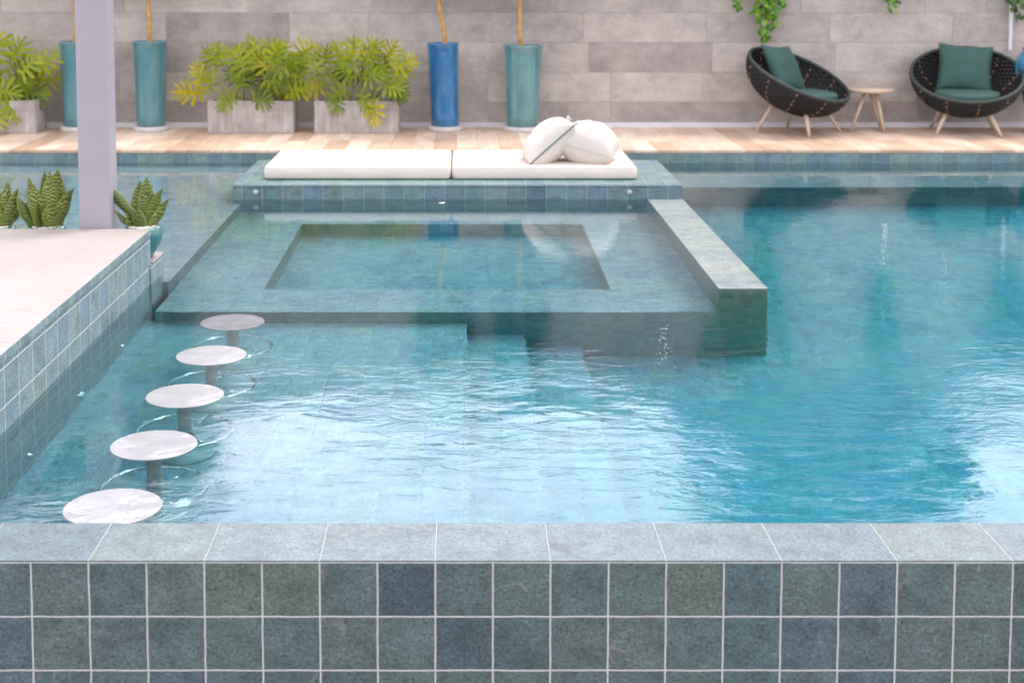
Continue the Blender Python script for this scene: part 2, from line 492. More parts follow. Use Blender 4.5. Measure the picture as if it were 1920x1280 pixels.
M['white_cushion'] = plain('cream_canvas', (0.65, 0.575, 0.515), 0.85, var=0.03, scale=4, bump=0.0012, bscale=9)
M['white_pillow'] = plain('cream_linen', (0.64, 0.57, 0.515), 0.9, var=0.03, scale=5, bump=0.004, bscale=6)
M['green_trim'] = plain('green_trim', (0.05, 0.13, 0.08), 0.7)
M['teal_fabric'] = plain('teal_fabric', (0.034, 0.090, 0.076), 0.85, var=0.08, scale=3, bump=0.004, bscale=7)
M['rim'] = plain('green_rim', (0.026, 0.038, 0.031), 0.6, bump=0.001, bscale=90)
M['rope'] = plain('dark_rope', (0.006, 0.006, 0.007), 0.6, var=0.4, scale=30)
M['tan_rib'] = plain('tan_rib', (0.26, 0.14, 0.09), 0.6, var=0.2)
M['wood'] = plain('pale_wood', (0.54, 0.41, 0.31), 0.5, var=0.12, scale=12)
M['column'] = plain('satin_column', (0.42, 0.425, 0.42), 0.35, var=0.15, scale=14)
M['ring'] = plain('ring_steel', (0.55, 0.56, 0.56), 0.12, metal=0.9, var=0.4, scale=30)
M['steel'] = plain('steel', (0.62, 0.63, 0.63), 0.22, metal=1.0, var=0.05)
M['polished'] = plain('polished_steel', (0.75, 0.76, 0.77), 0.12, metal=1.0, var=0.03)
M['post_paint'] = plain('lavender_grey_paint', (0.345, 0.315, 0.36), 0.38, var=0.05, scale=3, bump=0.0006, bscale=40)
M['skirting'] = plain('white_skirting', (0.62, 0.60, 0.63), 0.5, var=0.04)
M['white_plastic'] = plain('white_plastic', (0.72, 0.71, 0.76), 0.4, var=0.03)
M['ground'] = plain('earth', (0.10, 0.085, 0.06), 0.95, var=0.3, scale=2)
M['mortar'] = plain('mortar', (0.58, 0.52, 0.49), 0.9)
M['gravel'] = plain('white_gravel', (0.72, 0.68, 0.65), 0.8, var=0.25, scale=60)
M['soil'] = plain('soil', (0.03, 0.022, 0.016), 0.95, var=0.3, scale=20)
M['disc'] = plain('white_disc', (0.31, 0.305, 0.315), 0.3, var=0.05, scale=9, coat=0.6)
m = NT('wet_white_stone')
o = m.tc('Object')
f = m.noise(o, 9, 5, 0.6, 0.5)
m.set('Base Color', m.mix(m.ramp(f, [(0.35, 0.0), (0.65, 1.0)]), (0.27, 0.27, 0.28), (0.35, 0.35, 0.355)))
m.set('Roughness', 0.4); m.set('Coat Weight', 1.0); m.set('Coat Roughness', 0.03)
cb = m.bump(m.noise(o, 11, 3, 0.5, 0.4), 0.004)
m.set('Coat Normal', cb)
M['disc'] = m.m
M['disc_grey'] = plain('grey_disc', (0.12, 0.12, 0.125), 0.5, var=0.35, scale=14, coat=0.05)
M['plate'] = plain('cement_plate', (0.50, 0.47, 0.46), 0.8, var=0.15, scale=14)
M['terracotta'] = plain('terracotta', (0.42, 0.13, 0.06), 0.6)
M['cane'] = plain('ochre_cane', (0.50, 0.27, 0.085), 0.65, var=0.35, scale=16, bump=0.004, bscale=25)
M['bark'] = plain('bark', (0.12, 0.09, 0.06), 0.9, var=0.3)
M['petal'] = plain('petal', (0.85, 0.85, 0.82), 0.6)

m = NT('weathered_concrete')
o = m.tc('Object')
c = m.ramp(m.noise(o, 5, 6, 0.65), [(0.28, (0.26, 0.225, 0.21)), (0.5, (0.39, 0.35, 0.33)), (0.72, (0.50, 0.46, 0.44))])
c = m.mix(1.0, c, m.ramp(m.noise(mapping(m, o, (0, 0, 0), (9, 9, 1)), 2, 4, 0.6), [(0.3, 0.75), (0.6, 1.08)]), 'MULTIPLY')
m.set('Base Color', c); m.set('Roughness', 0.85); m.set('Normal', m.bump(m.noise(o, 24, 5, 0.7), 0.006))
M['planter'] = m.m

def glaze(name, a, b, streak=6, top=None, rough=0.18):
    m = NT(name)
    o = m.tc('Object')
    f = m.noise(mapping(m, o, (0, 0, 0), (streak, streak, 1.3)), 1.6, 6, 0.68, 0.4)
    c = m.ramp(f, [(0.3, a), (0.55, tuple((x + y) / 2 for x, y in zip(a, b))), (0.75, b)])
    spk = m.ramp(m.noise(o, 55, 2), [(0.68, 0.0), (0.76, 0.35)])
    c = m.mix(spk, c, tuple(min(1, x * 1.8 + 0.05) for x in b))
    m.set('Base Color', c); m.set('Roughness', rough); m.set('Coat Weight', 0.5); m.set('Coat Roughness', 0.06)
    m.set('Normal', m.bump(m.noise(o, 14, 4), 0.003))
    return m.m
M['glaze_teal'] = glaze('teal_glaze', (0.05, 0.16, 0.19), (0.12, 0.28, 0.31), 4)
M['glaze_blue'] = glaze('blue_glaze', (0.006, 0.085, 0.235), (0.05, 0.24, 0.46), 3)
M['glaze_green'] = glaze('green_glaze', (0.045, 0.17, 0.19), (0.17, 0.33, 0.33), 5)
M['glaze_jar'] = glaze('jar_glaze', (0.005, 0.05, 0.17), (0.10, 0.42, 0.60), 14, rough=0.3)
M['glaze_pot'] = glaze('pot_glaze', (0.015, 0.10, 0.10), (0.07, 0.26, 0.25), 5)

M['philo'] = leafmat('philodendron_leaf', (0.05, 0.11, 0.008), (0.28, 0.36, 0.014), (0.66, 0.55, 0.016), trans=0.42)
M['philo_stem'] = plain('philodendron_stem', (0.26, 0.27, 0.07), 0.5)
M['creeper'] = leafmat('creeper_leaf', (0.035, 0.10, 0.010), (0.12, 0.30, 0.018), (0.30, 0.48, 0.03), trans=0.3)
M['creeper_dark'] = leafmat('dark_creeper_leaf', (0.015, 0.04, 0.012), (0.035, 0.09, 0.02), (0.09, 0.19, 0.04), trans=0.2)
M['tree_leaf'] = leafmat('tree_leaf', (0.018, 0.045, 0.020), (0.03, 0.075, 0.03), (0.055, 0.12, 0.04), trans=0.2)
M['pot_leaf'] = leafmat('cane_crown_leaf', (0.02, 0.06, 0.02), (0.05, 0.12, 0.03), (0.10, 0.20, 0.05), trans=0.25)

m = NT('snake_leaf')
uv = m.n('ShaderNodeUVMap').outputs[0]
sx = m.n('ShaderNodeSeparateXYZ'); m.t.links.new(uv, sx.inputs[0])
tt = m.attr('tint')
wv = m.math('ADD', m.math('MULTIPLY', sx.outputs[1], 300.0), m.math('MULTIPLY', m.noise(mapping(m, m.tc('Object'), (0, 0, 0), (14, 14, 6)), 2.6, 3, 0.5), 22.0))
band = m.ramp(m.math('SINE', wv), [(0.42, 0.0), (0.62, 1.0)])
c = m.mix(band, (0.07, 0.10, 0.014), (0.30, 0.33, 0.09))
c = m.mix(m.ramp(tt, [(0.3, 0.75), (0.8, 0.0)]), c, (0.045, 0.085, 0.010))
edge = m.math('MULTIPLY', m.math('ABSOLUTE', m.math('SUBTRACT', sx.outputs[0], 0.5)), 2.0)
c = m.mix(m.ramp(edge, [(0.74, 0.0), (0.84, 0.85)]), c, (0.17, 0.21, 0.03))
m.set('Base Color', c); m.set('Roughness', 0.38)
M['snake'] = m.m

# ------------------------------------------------------------------ setting
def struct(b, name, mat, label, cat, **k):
    return b.build(name, mat, kind='structure', label=label, cat=cat, side_mat=M['pool_side_shaded'] if mat is M['floor'] else None, **k)  # upright faces of floor pieces take the tile with shade in its colour

b = MB(); b.box(-300, 300, -300, 600, -3.2, -3.0)
struct(b, 'ground', M['ground'], 'earth ground around and below the raised pool', 'ground')
b = MB(); b.box(-60, 60, 17.32, 90, -3.0, 0.1)
struct(b, 'garden_ground', M['ground'], 'planted ground behind the grey boundary wall', 'ground')

b = MB(); b.box(-9.2, 9.2, 4.9, 14.6, -1.8, -1.5)
b.box(-9.0, -1.97, 9.20, 14.50, -1.5, -0.2)                       # shallow shelf on the left
b.box(1.90, 9.0, 13.42, 14.50, -1.5, -0.52)                       # ledge under the far edge
b.box(-9.0, 0.025, 5.0, 8.83, -1.5, -0.81)                        # floor by the bar stools
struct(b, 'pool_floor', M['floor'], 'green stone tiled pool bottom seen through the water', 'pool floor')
b = MB(); b.box(0.02, 0.40, 5.0, 8.83, -1.5, -1.05); b.box(0.39, 0.76, 5.0, 8.83, -1.5, -1.29)
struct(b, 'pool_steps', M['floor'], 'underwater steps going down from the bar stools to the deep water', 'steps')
b = MB()
b.box(-1.97, 1.64, 8.79, 9.37, -1.5, -0.56); b.box(-1.97, -1.36, 9.37, 11.62, -1.5, -0.56)
b.box(1.01, 1.64, 9.37, 11.62, -1.5, -0.56); b.box(-1.97, 1.64, 11.62, 12.3, -1.5, -0.56)
b.box(-1.37, 1.02, 9.36, 11.63, -1.5, -1.02)
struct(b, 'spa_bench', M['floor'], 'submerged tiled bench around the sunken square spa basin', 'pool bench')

b = MB(); b.box(-8.9, 8.9, 4.92, 14.56, -1.6, 0.0)
struct(b, 'water', M['water'], 'clear turquoise pool water with fine ripples reflecting pale sky', 'water')

# deck planks
rnd = random.Random(5)
b = MB()
b.box(-9, 10, 14.48, 17.3, -3.0, 0.105, tint=0.15)
x = -9.0
while x < 10:
    w = 0.235
    y = 14.47 - rnd.random() * 1.5
    while y < 17.28:
        y2 = y + 1.5
        a, c_ = max(y, 14.465), min(y2, 17.28)
        if c_ - a > 0.02:
            b.box(x, x + w - 0.003, a, c_ - 0.003, 0.106, 0.135, tint=rnd.random())
        y = y2
    x += w
struct(b, 'deck', M['deck'], 'strip of pinkish brown wood look planks along the far pool edge', 'deck')
b = MB(); b.box(-9, 10, 14.462, 14.478, -1.5, 0.100)
b.build('pool_riser', M['riser'], label='narrow band of green stone tiles below the far wooden deck edge', cat='pool edge')
b = MB(); b.box(-9.3, -9.0, 4.75, 17.3, -3.0, 0.1)
b.build('pool_side_wall', M['wall_front'], label='tiled pool wall at the far left side', cat='wall')
b = MB(); b.box(8.8, 9.2, 5.075, 14.46, -3.0, 0.1)
b.build('pool_side_wall', M['wall_front'], label='tiled pool wall at the far right side', cat='wall')

# ------------------------------------------------------------------ front wall with coping
t = empty('pool_wall', (0, 4.75, -3), label='long front pool wall of square green grey stone tiles with pale grout', cat='wall')
b = MB(); b.box(-9.3, 9.2, 0.004, 0.32, 0.0, 2.9985)
for i, f in enumerate(b.uv): b.uv[i] = [(u, v - 3.0) for u, v in f]
b.build('tile_face', M['wall_front'], t)
b = MB(); b.box(-9.3, 9.2, 0.003, 0.325, 2.999, 3.0035)
for i, f in enumerate(b.uv): b.uv[i] = [(u, 4.75 + v if i < 2 else v - 3.0 + 4.9) for u, v in f]
b.build('coping', M['coping'], t)

# ------------------------------------------------------------------ day bed platform and spa divider
t = empty('lounging_platform', (0, 12.2, 0), label='low tiled platform rising from the pool under the two cream mattresses', cat='platform')
b = MB(); b.box(-2.04, 1.94, 0, 1.55, -1.5, 0.108)
b.build('tiled_body', M['edge'], t)
b = MB(); b.box(-2.045, 1.945, -0.006, 1.555, 0.109, 0.131)
b.build('tiled_top', M['edge'], t, bevel=0.005)
for px in (480, 1180):
    x = (px - 868) / 211.0
    b = MB(); b.lathe([(0.001, 0.0), (0.024, 0.0), (0.026, 0.006), (0.016, 0.016), (0.001, 0.017)], n=16)
    b.transform(Matrix.Translation((x, -0.001, 0.062)) @ Matrix.Rotation(R(90), 4, 'X'))
    b.build('water_jet', M['column'], t)
b = MB(); b.box(1.635, 1.95, 8.79, 12.19, -1.55, 0.006)
b.build('spa_divider', M['top'], bevel=0.006, label='straight stone topped wall level with the water at the right of the spa', cat='wall')

# ------------------------------------------------------------------ bar counter, ledge, post
t = empty('bar_counter', (-2.03, 4.9, 0), label='wide bar counter with pale stone top and tiled side at the left', cat='bar counter')
b = MB(); b.box(-6.9, 0.0, 0.0, 4.05, -1.6, 0.327)
for i, f in enumerate(b.uv): b.uv[i] = [(u, v) for u, v in f]
b.build('tiled_base', M['side'], t)
b = MB()
x0 = -6.9
for (ya, yb) in ((0.0, 1.35), (1.353, 2.70), (2.703, 4.052)):
    b.box(-6.9, 0.003, ya, yb, 0.328, 0.358)
b.build('stone_top', M['travertine'], t, bevel=0.003)
b = MB(); b.box(0.0035, 0.009, 0, 4.054, 0.318, 0.358)
b.build('edge_trim', M['side'], t)
for (y, z) in ((6.375, -0.61), (7.24, -0.63), (8.134, -0.66), (5.6, -0.6)):
    b = MB(); b.lathe([(0.001, 0.0), (0.022, 0.0), (0.024, 0.008), (0.013, 0.02), (0.012, 0.045), (0.001, 0.046)], n=16)
    b.transform(Matrix.Translation((0.0, y - 4.9, z)) @ Matrix.Rotation(R(90), 4, 'Y'))
    b.build('water_jet', M['polished'], t)
b = MB(); b.box(-9.0, -2.018, 8.90, 9.25, -1.6, 0.128)
l = b.build('planting_ledge', M['side'], label='low tiled ledge behind the bar counter carrying the snake plants', cat='ledge')
b = MB(); b.box(-9.0, -2.012, 8.951, 9.256, 0.129, 0.142)
b.build('ledge_top', M['travertine'], l, bevel=0.003)

t = empty('post', (-2.397, 9.06, 0.142), label='thick square lavender grey post rising behind the bar counter', cat='post')
b = MB(); b.box(-0.100, 0.100, -0.08, 0.12, 0, 3.3)
b.build('shaft', M['post_paint'], t, bevel=0.004)
b = MB(); b.box(-0.115, 0.115, -0.095, 0.135, 0.0, 0.012)
b.build('base_plate', M['post_paint'], t)

# ------------------------------------------------------------------ boundary wall
t = empty('boundary_wall', (0, 16.6, 0.135), label='tall grey concrete tile wall behind the wooden deck', cat='wall')
b = MB(); b.box(-9, 10, 0.02, 0.35, -0.1, 3.14)
b.build('backing', M['mortar'], t)
b = MB()
rnd = random.Random(11)
z = 0.055; row = 0
H0 = [0.245] + [0.358] * 7 + [0.33]
for hgt in H0:
    x = -9 - rnd.random() * 1.5
    while x < 10:
        w = 1.48 if rnd.random() < 0.45 else rnd.choice((0.74, 1.1, 0.95, 1.48))
        a, c_ = max(x, -9), min(x + w, 10)
        if c_ - a > 0.05:
            q = rnd.random()
            q = q * 0.55 + 0.35 if rnd.random() < 0.78 else q * 0.35
            if hgt < 0.3: q *= 0.6
            if x > 3.0: q = min(q, 0.75)
            pr = rnd.random() * 0.004
            b.box(a + 0.0025, c_ - 0.0025, 0.014 - pr, 0.021, z + 0.0025, z + hgt - 0.0025, tint=q)
        x += w
    z += hgt
b.build('tile_cladding', M['concrete_tile'], t)
b = MB(); b.box(-9, 10, -0.03, 0.0195, -0.005, 0.052)
b.build('skirting', M['skirting'], t, bevel=0.004)
b = MB(); b.box(-9.02, 10.02, -0.03, 0.38, 3.141, 3.18)
b.build('wall_cap', M['mortar'], t)

b = MB(); b.box(-0.019, 0.019, -0.03, 0.0, 0, 1.55)
o = b.build('cable_cover', M['white_plastic'], bevel=0.004, label='thin white vertical strip on the wall under the dark creeper', cat='cable cover')
o.location = Vector((6.56, 16.59, 1.055)) * S

# ------------------------------------------------------------------ mattresses and pillows
def mattress(x0, x1, y0, y1, label):
    t = empty('mattress', ((x0 + x1) / 2, y0, 0.133), label=label, cat='mattress', group='mattresses on the platform')
    hw = (x1 - x0) / 2; d = y1 - y0
    nx, ny, nz_ = 26, 18, 4
    b = MB()
    # rounded, slightly puffed box
    bm = bmesh.new()
    bmesh.ops.create_grid(bm, x_segments=1, y_segments=1, size=1)
    bm.free()
    rr = 0.035
    hz = 0.116
    prof = [(-0.02, 0.008), (0.0, 0.006), (rr * 0.4, 0.0)]
    def ring(inset, z):
        pts = []
        w = hw - inset; dd = d / 2 - inset
        r = max(0.012, 0.05 - inset)
        for (cx_, cy_, a0) in ((w - r, dd - r, 0), (-w + r, dd - r, 90), (-w + r, -dd + r, 180), (w - r, -dd + r, 270)):
            for k in range(6):
                a = R(a0 + 90 * k / 5)
                px_, py_ = cx_ + r * math.cos(a), cy_ + r * math.sin(a)
                pts.append(Vector((px_, py_ + d / 2, z)))
            # straight run toward next corner, subdivided
        return pts
    levels = [(0.02, 0.0), (0.008, 0.006), (0.0, 0.02), (-0.004, 0.058), (0.0, 0.092), (0.008, 0.106), (0.022, 0.114), (0.06, 0.1175), (0.16, 0.1195), (0.32, 0.1205)]
    rings = [ring(i, z) for i, z in levels]
    n = len(rings[0])
    # subdivide straight edges
    def dens(pts):
        out = []
        for i in range(len(pts)):
            a, c_ = pts[i], pts[(i + 1) % len(pts)]
            L = (c_ - a).length
            k = max(1, int(L / 0.07)) if L > 0.2 else 1
            out.append((a, c_, k))
        return out
    spec = [k for _, _, k in dens(rings[2])]
    rows = []
    for rg in rings:
        pts = []
        for i in range(n):
            a, c_ = rg[i], rg[(i + 1) % n]
            for j in range(spec[i]):
                p = a.lerp(c_, j / spec[i])
                ns = noise.noise(Vector((p.x * 4 + x0 * 7, p.y * 4, p.z * 9)))
                p = p + Vector((ns * 0.004, ns * 0.006, ns * 0.0045 * (p.z > 0.09)))
                pts.append(p)
        rows.append(pts)
    nn = len(rows[0])
    for rws in rows: b.v += rws
    for i in range(len(rows) - 1):
        for k in range(nn):
            k2 = (k + 1) % nn
            b.face((i * nn + k, i * nn + k2, (i + 1) * nn + k2, (i + 1) * nn + k), None, 0.5, True)
    b.face([(len(rows) - 1) * nn + k for k in range(nn)], None, 0.5, True)
    b.face([k for k in range(nn)][::-1])
    b.build('cover', M['white_cushion'], t)
    # piping along the lower edge and the top seam
    p1 = [p + Vector((0, 0, 0.0)) for p in rows[1]]
    c_ = MB(); c_.tube(p1, 0.0065, 6, closed=True); c_.build('lower_piping', M['green_trim'], t)
    p2 = [p + Vector((0, 0, 0.001)) for p in rows[5]]
    c_ = MB(); c_.tube(p2, 0.0035, 6, closed=True); c_.build('seam', M['white_cushion'], t)
mattress(-1.806, -0.112, 12.47, 13.66, 'cream mattress without pillows on the left half of the platform')
mattress(-0.098, 1.582, 12.47, 13.66, 'cream mattress on the right half of the platform under the two pillows')

def pillow_mesh(w, h, T, n=22, seed=0, pinch=0.08, power=0.5, rnd_c=0.0):
    """square cushion in XY plane, thickness along Z; returns MB and its seam points"""
    b = MB()
    idx = {}
    def pos(i, j, sgn):
        u = -1 + 2 * i / n; v = -1 + 2 * j / n
        k = (1 - abs(u) ** 2.0) * (1 - abs(v) ** 2.0)
        rc = 1 - rnd_c * (u * v) ** 4
        z = sgn * T * max(0, k) ** power
        px = rc * u * (1 - pinch * (1 - v * v) * abs(u) ** 3) * w / 2
        py = rc * v * (1 - pinch * (1 - u * u) * abs(v) ** 3) * h / 2
        ns = noise.noise(Vector((u * 2.3 + seed, v * 2.3, sgn * 2.0)))
        # creases running in from the corners
        ang = math.atan2(v, u)
        cr = 0.10 * math.sin(ang * 18 + seed) * (max(abs(u), abs(v)) ** 3)
        ns2 = noise.noise(Vector((u * 5 + seed, v * 5, sgn * 5.0)))
        edge_ = max(abs(u), abs(v))
        fold = math.sin((u * 9 + 2.5 * ns2) * (1 if abs(v) > abs(u) else 0) + (v * 9 + 2.5 * ns2) * (0 if abs(v) > abs(u) else 1) + seed)
        z *= 1 + 0.12 * ns + cr * 0.35 + 0.05 * ns2 + 0.07 * fold * edge_ ** 2
        return Vector((px, py, z))
    for sgn in (1, -1):
        for i in range(n + 1):
            for j in range(n + 1):
                e = i in (0, n) or j in (0, n)
                if sgn < 0 and e: idx[(i, j, -1)] = idx[(i, j, 1)]; continue
                idx[(i, j, sgn)] = len(b.v); b.v.append(pos(i, j, sgn))
    for sgn in (1, -1):
        for i in range(n):
            for j in range(n):
                q = (idx[(i, j, sgn)], idx[(i + 1, j, sgn)], idx[(i + 1, j + 1, sgn)], idx[(i, j + 1, sgn)])
                b.face(q if sgn > 0 else q[::-1], None, 0.5, True)
    seam = [pos(i, 0, 1) for i in range(n)] + [pos(n, j, 1) for j in range(n)] + [pos(n - i, n, 1) for i in range(n)] + [pos(0, n - j, 1) for j in range(n)]
    return b, seam

def pillow(loc, Mx, w, h, T, seed, label, tassels):
    t = empty('pillow', loc, label=label, cat='pillow', group='cream pillows on the mattress')
    b, seam = pillow_mesh(w, h, T, seed=seed, pinch=0.085, power=0.50, rnd_c=0.07)
    b.transform(Mx); b.build('cover', M['white_pillow'], t, subd=1)
    c_ = MB(); c_.tube([Mx @ p for p in seam], 0.004, 6, closed=True)
    c_.build('seam', M['white_pillow'], t)
    if tassels:
        c_ = MB(); c_.tube([Mx @ p for p in seam[:23]], 0.006, 6); c_.build('piping', M['green_trim'], t)
    if tassels:
        r = random.Random(3)
        for sx_, sy_ in ((1, 1), (1, -1), (-1, -1)):
            c_ = MB()
            base = Vector((sx_ * w * 0.46, sy_ * h * 0.46, 0))
            for k in range(14):
                d_ = Vector((sx_ * (0.3 + r.random()), sy_ * (0.3 + r.random()), r.uniform(-.6, .6))).normalized() * 0.06
                c_.tube([Mx @ base, Mx @ (base + d_ * 0.6), Mx @ (base + d_ + Vector((0, 0, -0.005)))], 0.0022, 5)
            c_.build('tassel', M['white_pillow'], t)
# axis 1 runs up to the right, axis 2 into the depth
P1 = Matrix.Rotation(R(6), 4, 'Z') @ Matrix.Rotation(R(-41), 4, 'Y') @ Matrix.Rotation(R(-2), 4, 'X')
pillow((0.80, 12.86, 0.425), P1, 0.60, 0.50, 0.175, 1.0, 'cream pillow with green piping leaning up at the left of the pair', True)
P2 = Matrix.Rotation(R(-16), 4, 'Z') @ Matrix.Rotation(R(13), 4, 'Y') @ Matrix.Rotation(R(4), 4, 'X')
pillow((1.175, 12.84, 0.405), P2, 0.56, 0.50, 0.215, 4.0, 'plump plain cream pillow lying at the right of the pair', False)

# ------------------------------------------------------------------ bar stools in the water
def stool(first=None):
    t = empty('bar_stool')
    b = MB(); b.lathe([(0.001, -0.016), (0.12, -0.016), (0.165, -0.011), (0.184, -0.003), (0.1845, 0.0015), (0.1835, 0.0025), (0.182, 0.003)], n=72)
    b.build('seat', M['disc'], t)
    b = MB(); b.lathe([(0.001, -0.05), (0.09, -0.05), (0.09, -0.04), (0.03, -0.03), (0.03, -0.0225)], n=24)
    b.build('seat_mount', M['column'], t)
    b = MB(); b.lathe([(0.033, -0.79), (0.033, -0.53), (0.040, -0.52), (0.040, -0.47), (0.033, -0.46), (0.033, -0.045)], n=24)
    b.build('column', M['column'], t)
    b = MB(); b.lathe([(0.14, -0.807), (0.14, -0.797), (0.045, -0.78), (0.03, -0.76)], n=32)
    b.build('base', M['column'], t)
    fr = MB()
    fr.tube([(0.225 * math.cos(a), 0.225 * math.sin(a), -0.495) for a in [2 * PI * k / 48 for k in range(48)]], 0.0105, 8, closed=True)
    f = fr.build('foot_ring', M['ring'], t)
    for k in range(3):
        a = R(40 + 120 * k)
        sp = MB(); sp.tube([(0.03 * math.cos(a), 0.03 * math.sin(a), -0.495), (0.22 * math.cos(a), 0.22 * math.sin(a), -0.495)], 0.007, 8)
        sp.build('spoke', M['ring'], f)
    return t
st0 = stool()
names = ['white topped bar stool in the water nearest the front coping, partly reflecting a dark shape',
         'white bar stool second from the front coping beside the bar counter',
         'white bar stool in the middle of the row, third from the coping',
         'white bar stool next to the grey topped one',
         'grey topped bar stool farthest away, closest to the spa bench']
for i, (px, py) in enumerate(((213, 945), (290, 829), (348, 737), (397.5, 662), (437, 600.5))):
    D = F * H / (py + 60); X = (px - 868) * D / F
    o = st0 if i == 0 else copy_tree(st0)
    o.location = Vector((X, D, 0.0)) * S
    o.rotation_euler.z = R(13 * i)
    tag(o, names[i], 'bar stool', 'bar stools standing in the water')
    if i == 4:
        for ch in o.children:
            if ch.name.startswith('seat') and 'mount' not in ch.name:
                ch.data = ch.data.copy(); ch.data.materials[0] = M['disc_grey']; ch["label"] = 'wet grey stool top'

# ------------------------------------------------------------------ tall pots with canes
def leaf_blob(b, rnd, n, fn, size, asp=0.45, droop=0.3):
    for _ in range(n):
        p, out = fn()
        d_ = (out + Vector((rnd.gauss(0, .5), rnd.gauss(0, .5), rnd.gauss(0, .5) - droop))).normalized()
        sd_ = d_.cross(Vector((rnd.gauss(0, 1), rnd.gauss(0, 1), rnd.gauss(0, 1) + 1.2)))
        if sd_.length < 1e-3: continue
        sd_.normalize()
        L = size * rnd.uniform(0.6, 1.25); w = L * asp * 0.5
        nrm = d_.cross(sd_)
        tt_ = min(1, max(0, rnd.gauss(0.5, 0.25)))
        q = len(b.v)
        b.v += [p, p + d_ * L * 0.45 + sd_ * w + nrm * w * .3, p + d_ * L, p + d_ * L * 0.45 - sd_ * w + nrm * w * .3]
        b.face((q, q + 1, q + 2), None, tt_); b.face((q, q + 2, q + 3), None, tt_)

def tall_pot(px, top_y, rt, rb, mat, label, D=16.25, lean=0.0):
    k = F / D
    X = (px - 868) / k
    zt = H - (top_y + 60) / k
    h_ = zt - 0.19
    t = empty('tall_pot', (X, D, 0.190), label=label, cat='pot', group='tall glazed pots along the wall')
    b = MB()
    prof = [(rb * 0.9, 0.0), (rb, 0.012)]
    for i in range(1, 9):
        f = i / 9
        prof.append((rb + (rt - rb) * f ** 1.5, 0.012 + (h_ - 0.05) * f))
    prof += [(rt, h_ - 0.03), (rt * 1.035, h_ - 0.02), (rt * 1.04, h_ - 0.006), (rt * 1.01, h_), (rt * 0.94, h_), (rt * 0.92, h_ - 0.02), (rt * 0.9, h_ - 0.06)]
    b.lathe(prof, n=48, wob=0.02)
    if lean: b.transform(Matrix.Shear('XY', 4, (lean, 0)))
    b.build('body', mat, t)
    b = MB(); b.lathe([(rt * 0.905, h_ - 0.07), (rt * 0.5, h_ - 0.055), (0.001, h_ - 0.05)], n=24)
    if lean: b.transform(Matrix.Shear('XY', 4, (lean, 0)))
    b.build('soil', M['soil'], t)
    p = MB(); p.lathe([(rb * 1.22, 0.0), (rb * 1.24, 0.012), (rb * 1.2, 0.048), (rb * 1.12, 0.054), (0.001, 0.054)], n=40)
    o = p.build('pot_base', M['plate'], label='round cement disc under the ' + label, cat='pot base')
    o.location = Vector((X, D, 0.1355)) * S
    return X, D, 0.19 + h_ - 0.06, lean * h_
def cane(X, D, z0, pts, label, seed, spread=0.34):
    rnd = random.Random(seed)
    t = empty('cane_tree', (X, D, z0), label=label, cat='tree', group='slender trees in the tall pots')
    b = MB()
    path = [Vector((dx, rnd.gauss(0, .01), dz)) for dx, dz in pts]
    # smooth subdivide
    fine = []
    for i in range(len(path) - 1):
        for j in range(5):
            p = path[i].lerp(path[i + 1], j / 5)
            fine.append(p + Vector((rnd.gauss(0, .0025), rnd.gauss(0, .0025), 0)))
    fine.append(path[-1])
    rad = [0.030 * (1 - 0.25 * i / len(fine)) * (1 + 0.10 * math.sin(i * 2.1)) for i in range(len(fine))]
    b.tube(fine, rad, 9)
    b.build('trunk', M['cane'], t)
    top = path[-1]
    c_ = MB()
    def fn():
        a = rnd.random() * 2 * PI; zz = rnd.random() ** 0.8
        rr = spread * math.sqrt(rnd.random()) * (1.0 - 0.25 * zz)
        p = Vector((top.x + rr * math.cos(a), top.y + rr * math.sin(a), top.z - 0.25 + zz * 1.1))
        return p, Vector((math.cos(a), math.sin(a), 0.4))
    leaf_blob(c_, rnd, 420, fn, 0.24, 0.3)
    c_.build('crown', M['pot_leaf'], t)
q = tall_pot(150, 77, 0.197, 0.172, M['glaze_teal'], 'teal glazed tall pot half hidden by the grey post')
cane(q[0] - 0.02, q[1], q[2], [(0, 0), (0.02, .3), (0.0, .6), (0.02, 1.0)], 'ochre trunk growing from the pot behind the grey post', 1)
q = tall_pot(286, 76, 0.197, 0.168, M['glaze_teal'], 'teal glazed tall pot right of the grey post')
cane(q[0], q[1], q[2], [(0, 0), (0.0, .3), (-0.015, .6), (0.03, 1.0)], 'ochre trunk growing from the teal pot right of the post', 2)
q = tall_pot(835, 79, 0.183, 0.165, M['glaze_blue'], 'deep blue glazed tall pot in the middle of the wall', lean=-0.03)
cane(q[0] + 0.005, q[1], q[2], [(0, 0), (-0.03, .28), (-0.075, .48), (-0.07, .60), (-0.02, 0.95)], 'crooked ochre trunk growing from the deep blue pot', 3, 0.24)
q = tall_pot(980, 83, 0.225, 0.192, M['glaze_green'], 'wide green glazed tall pot behind the pillows')
cane(q[0] - 0.03, q[1], q[2], [(0, 0), (-0.01, .3), (-0.005, .6), (0.0, 1.0)], 'straight thin ochre trunk growing from the wide green pot', 4, 0.24)

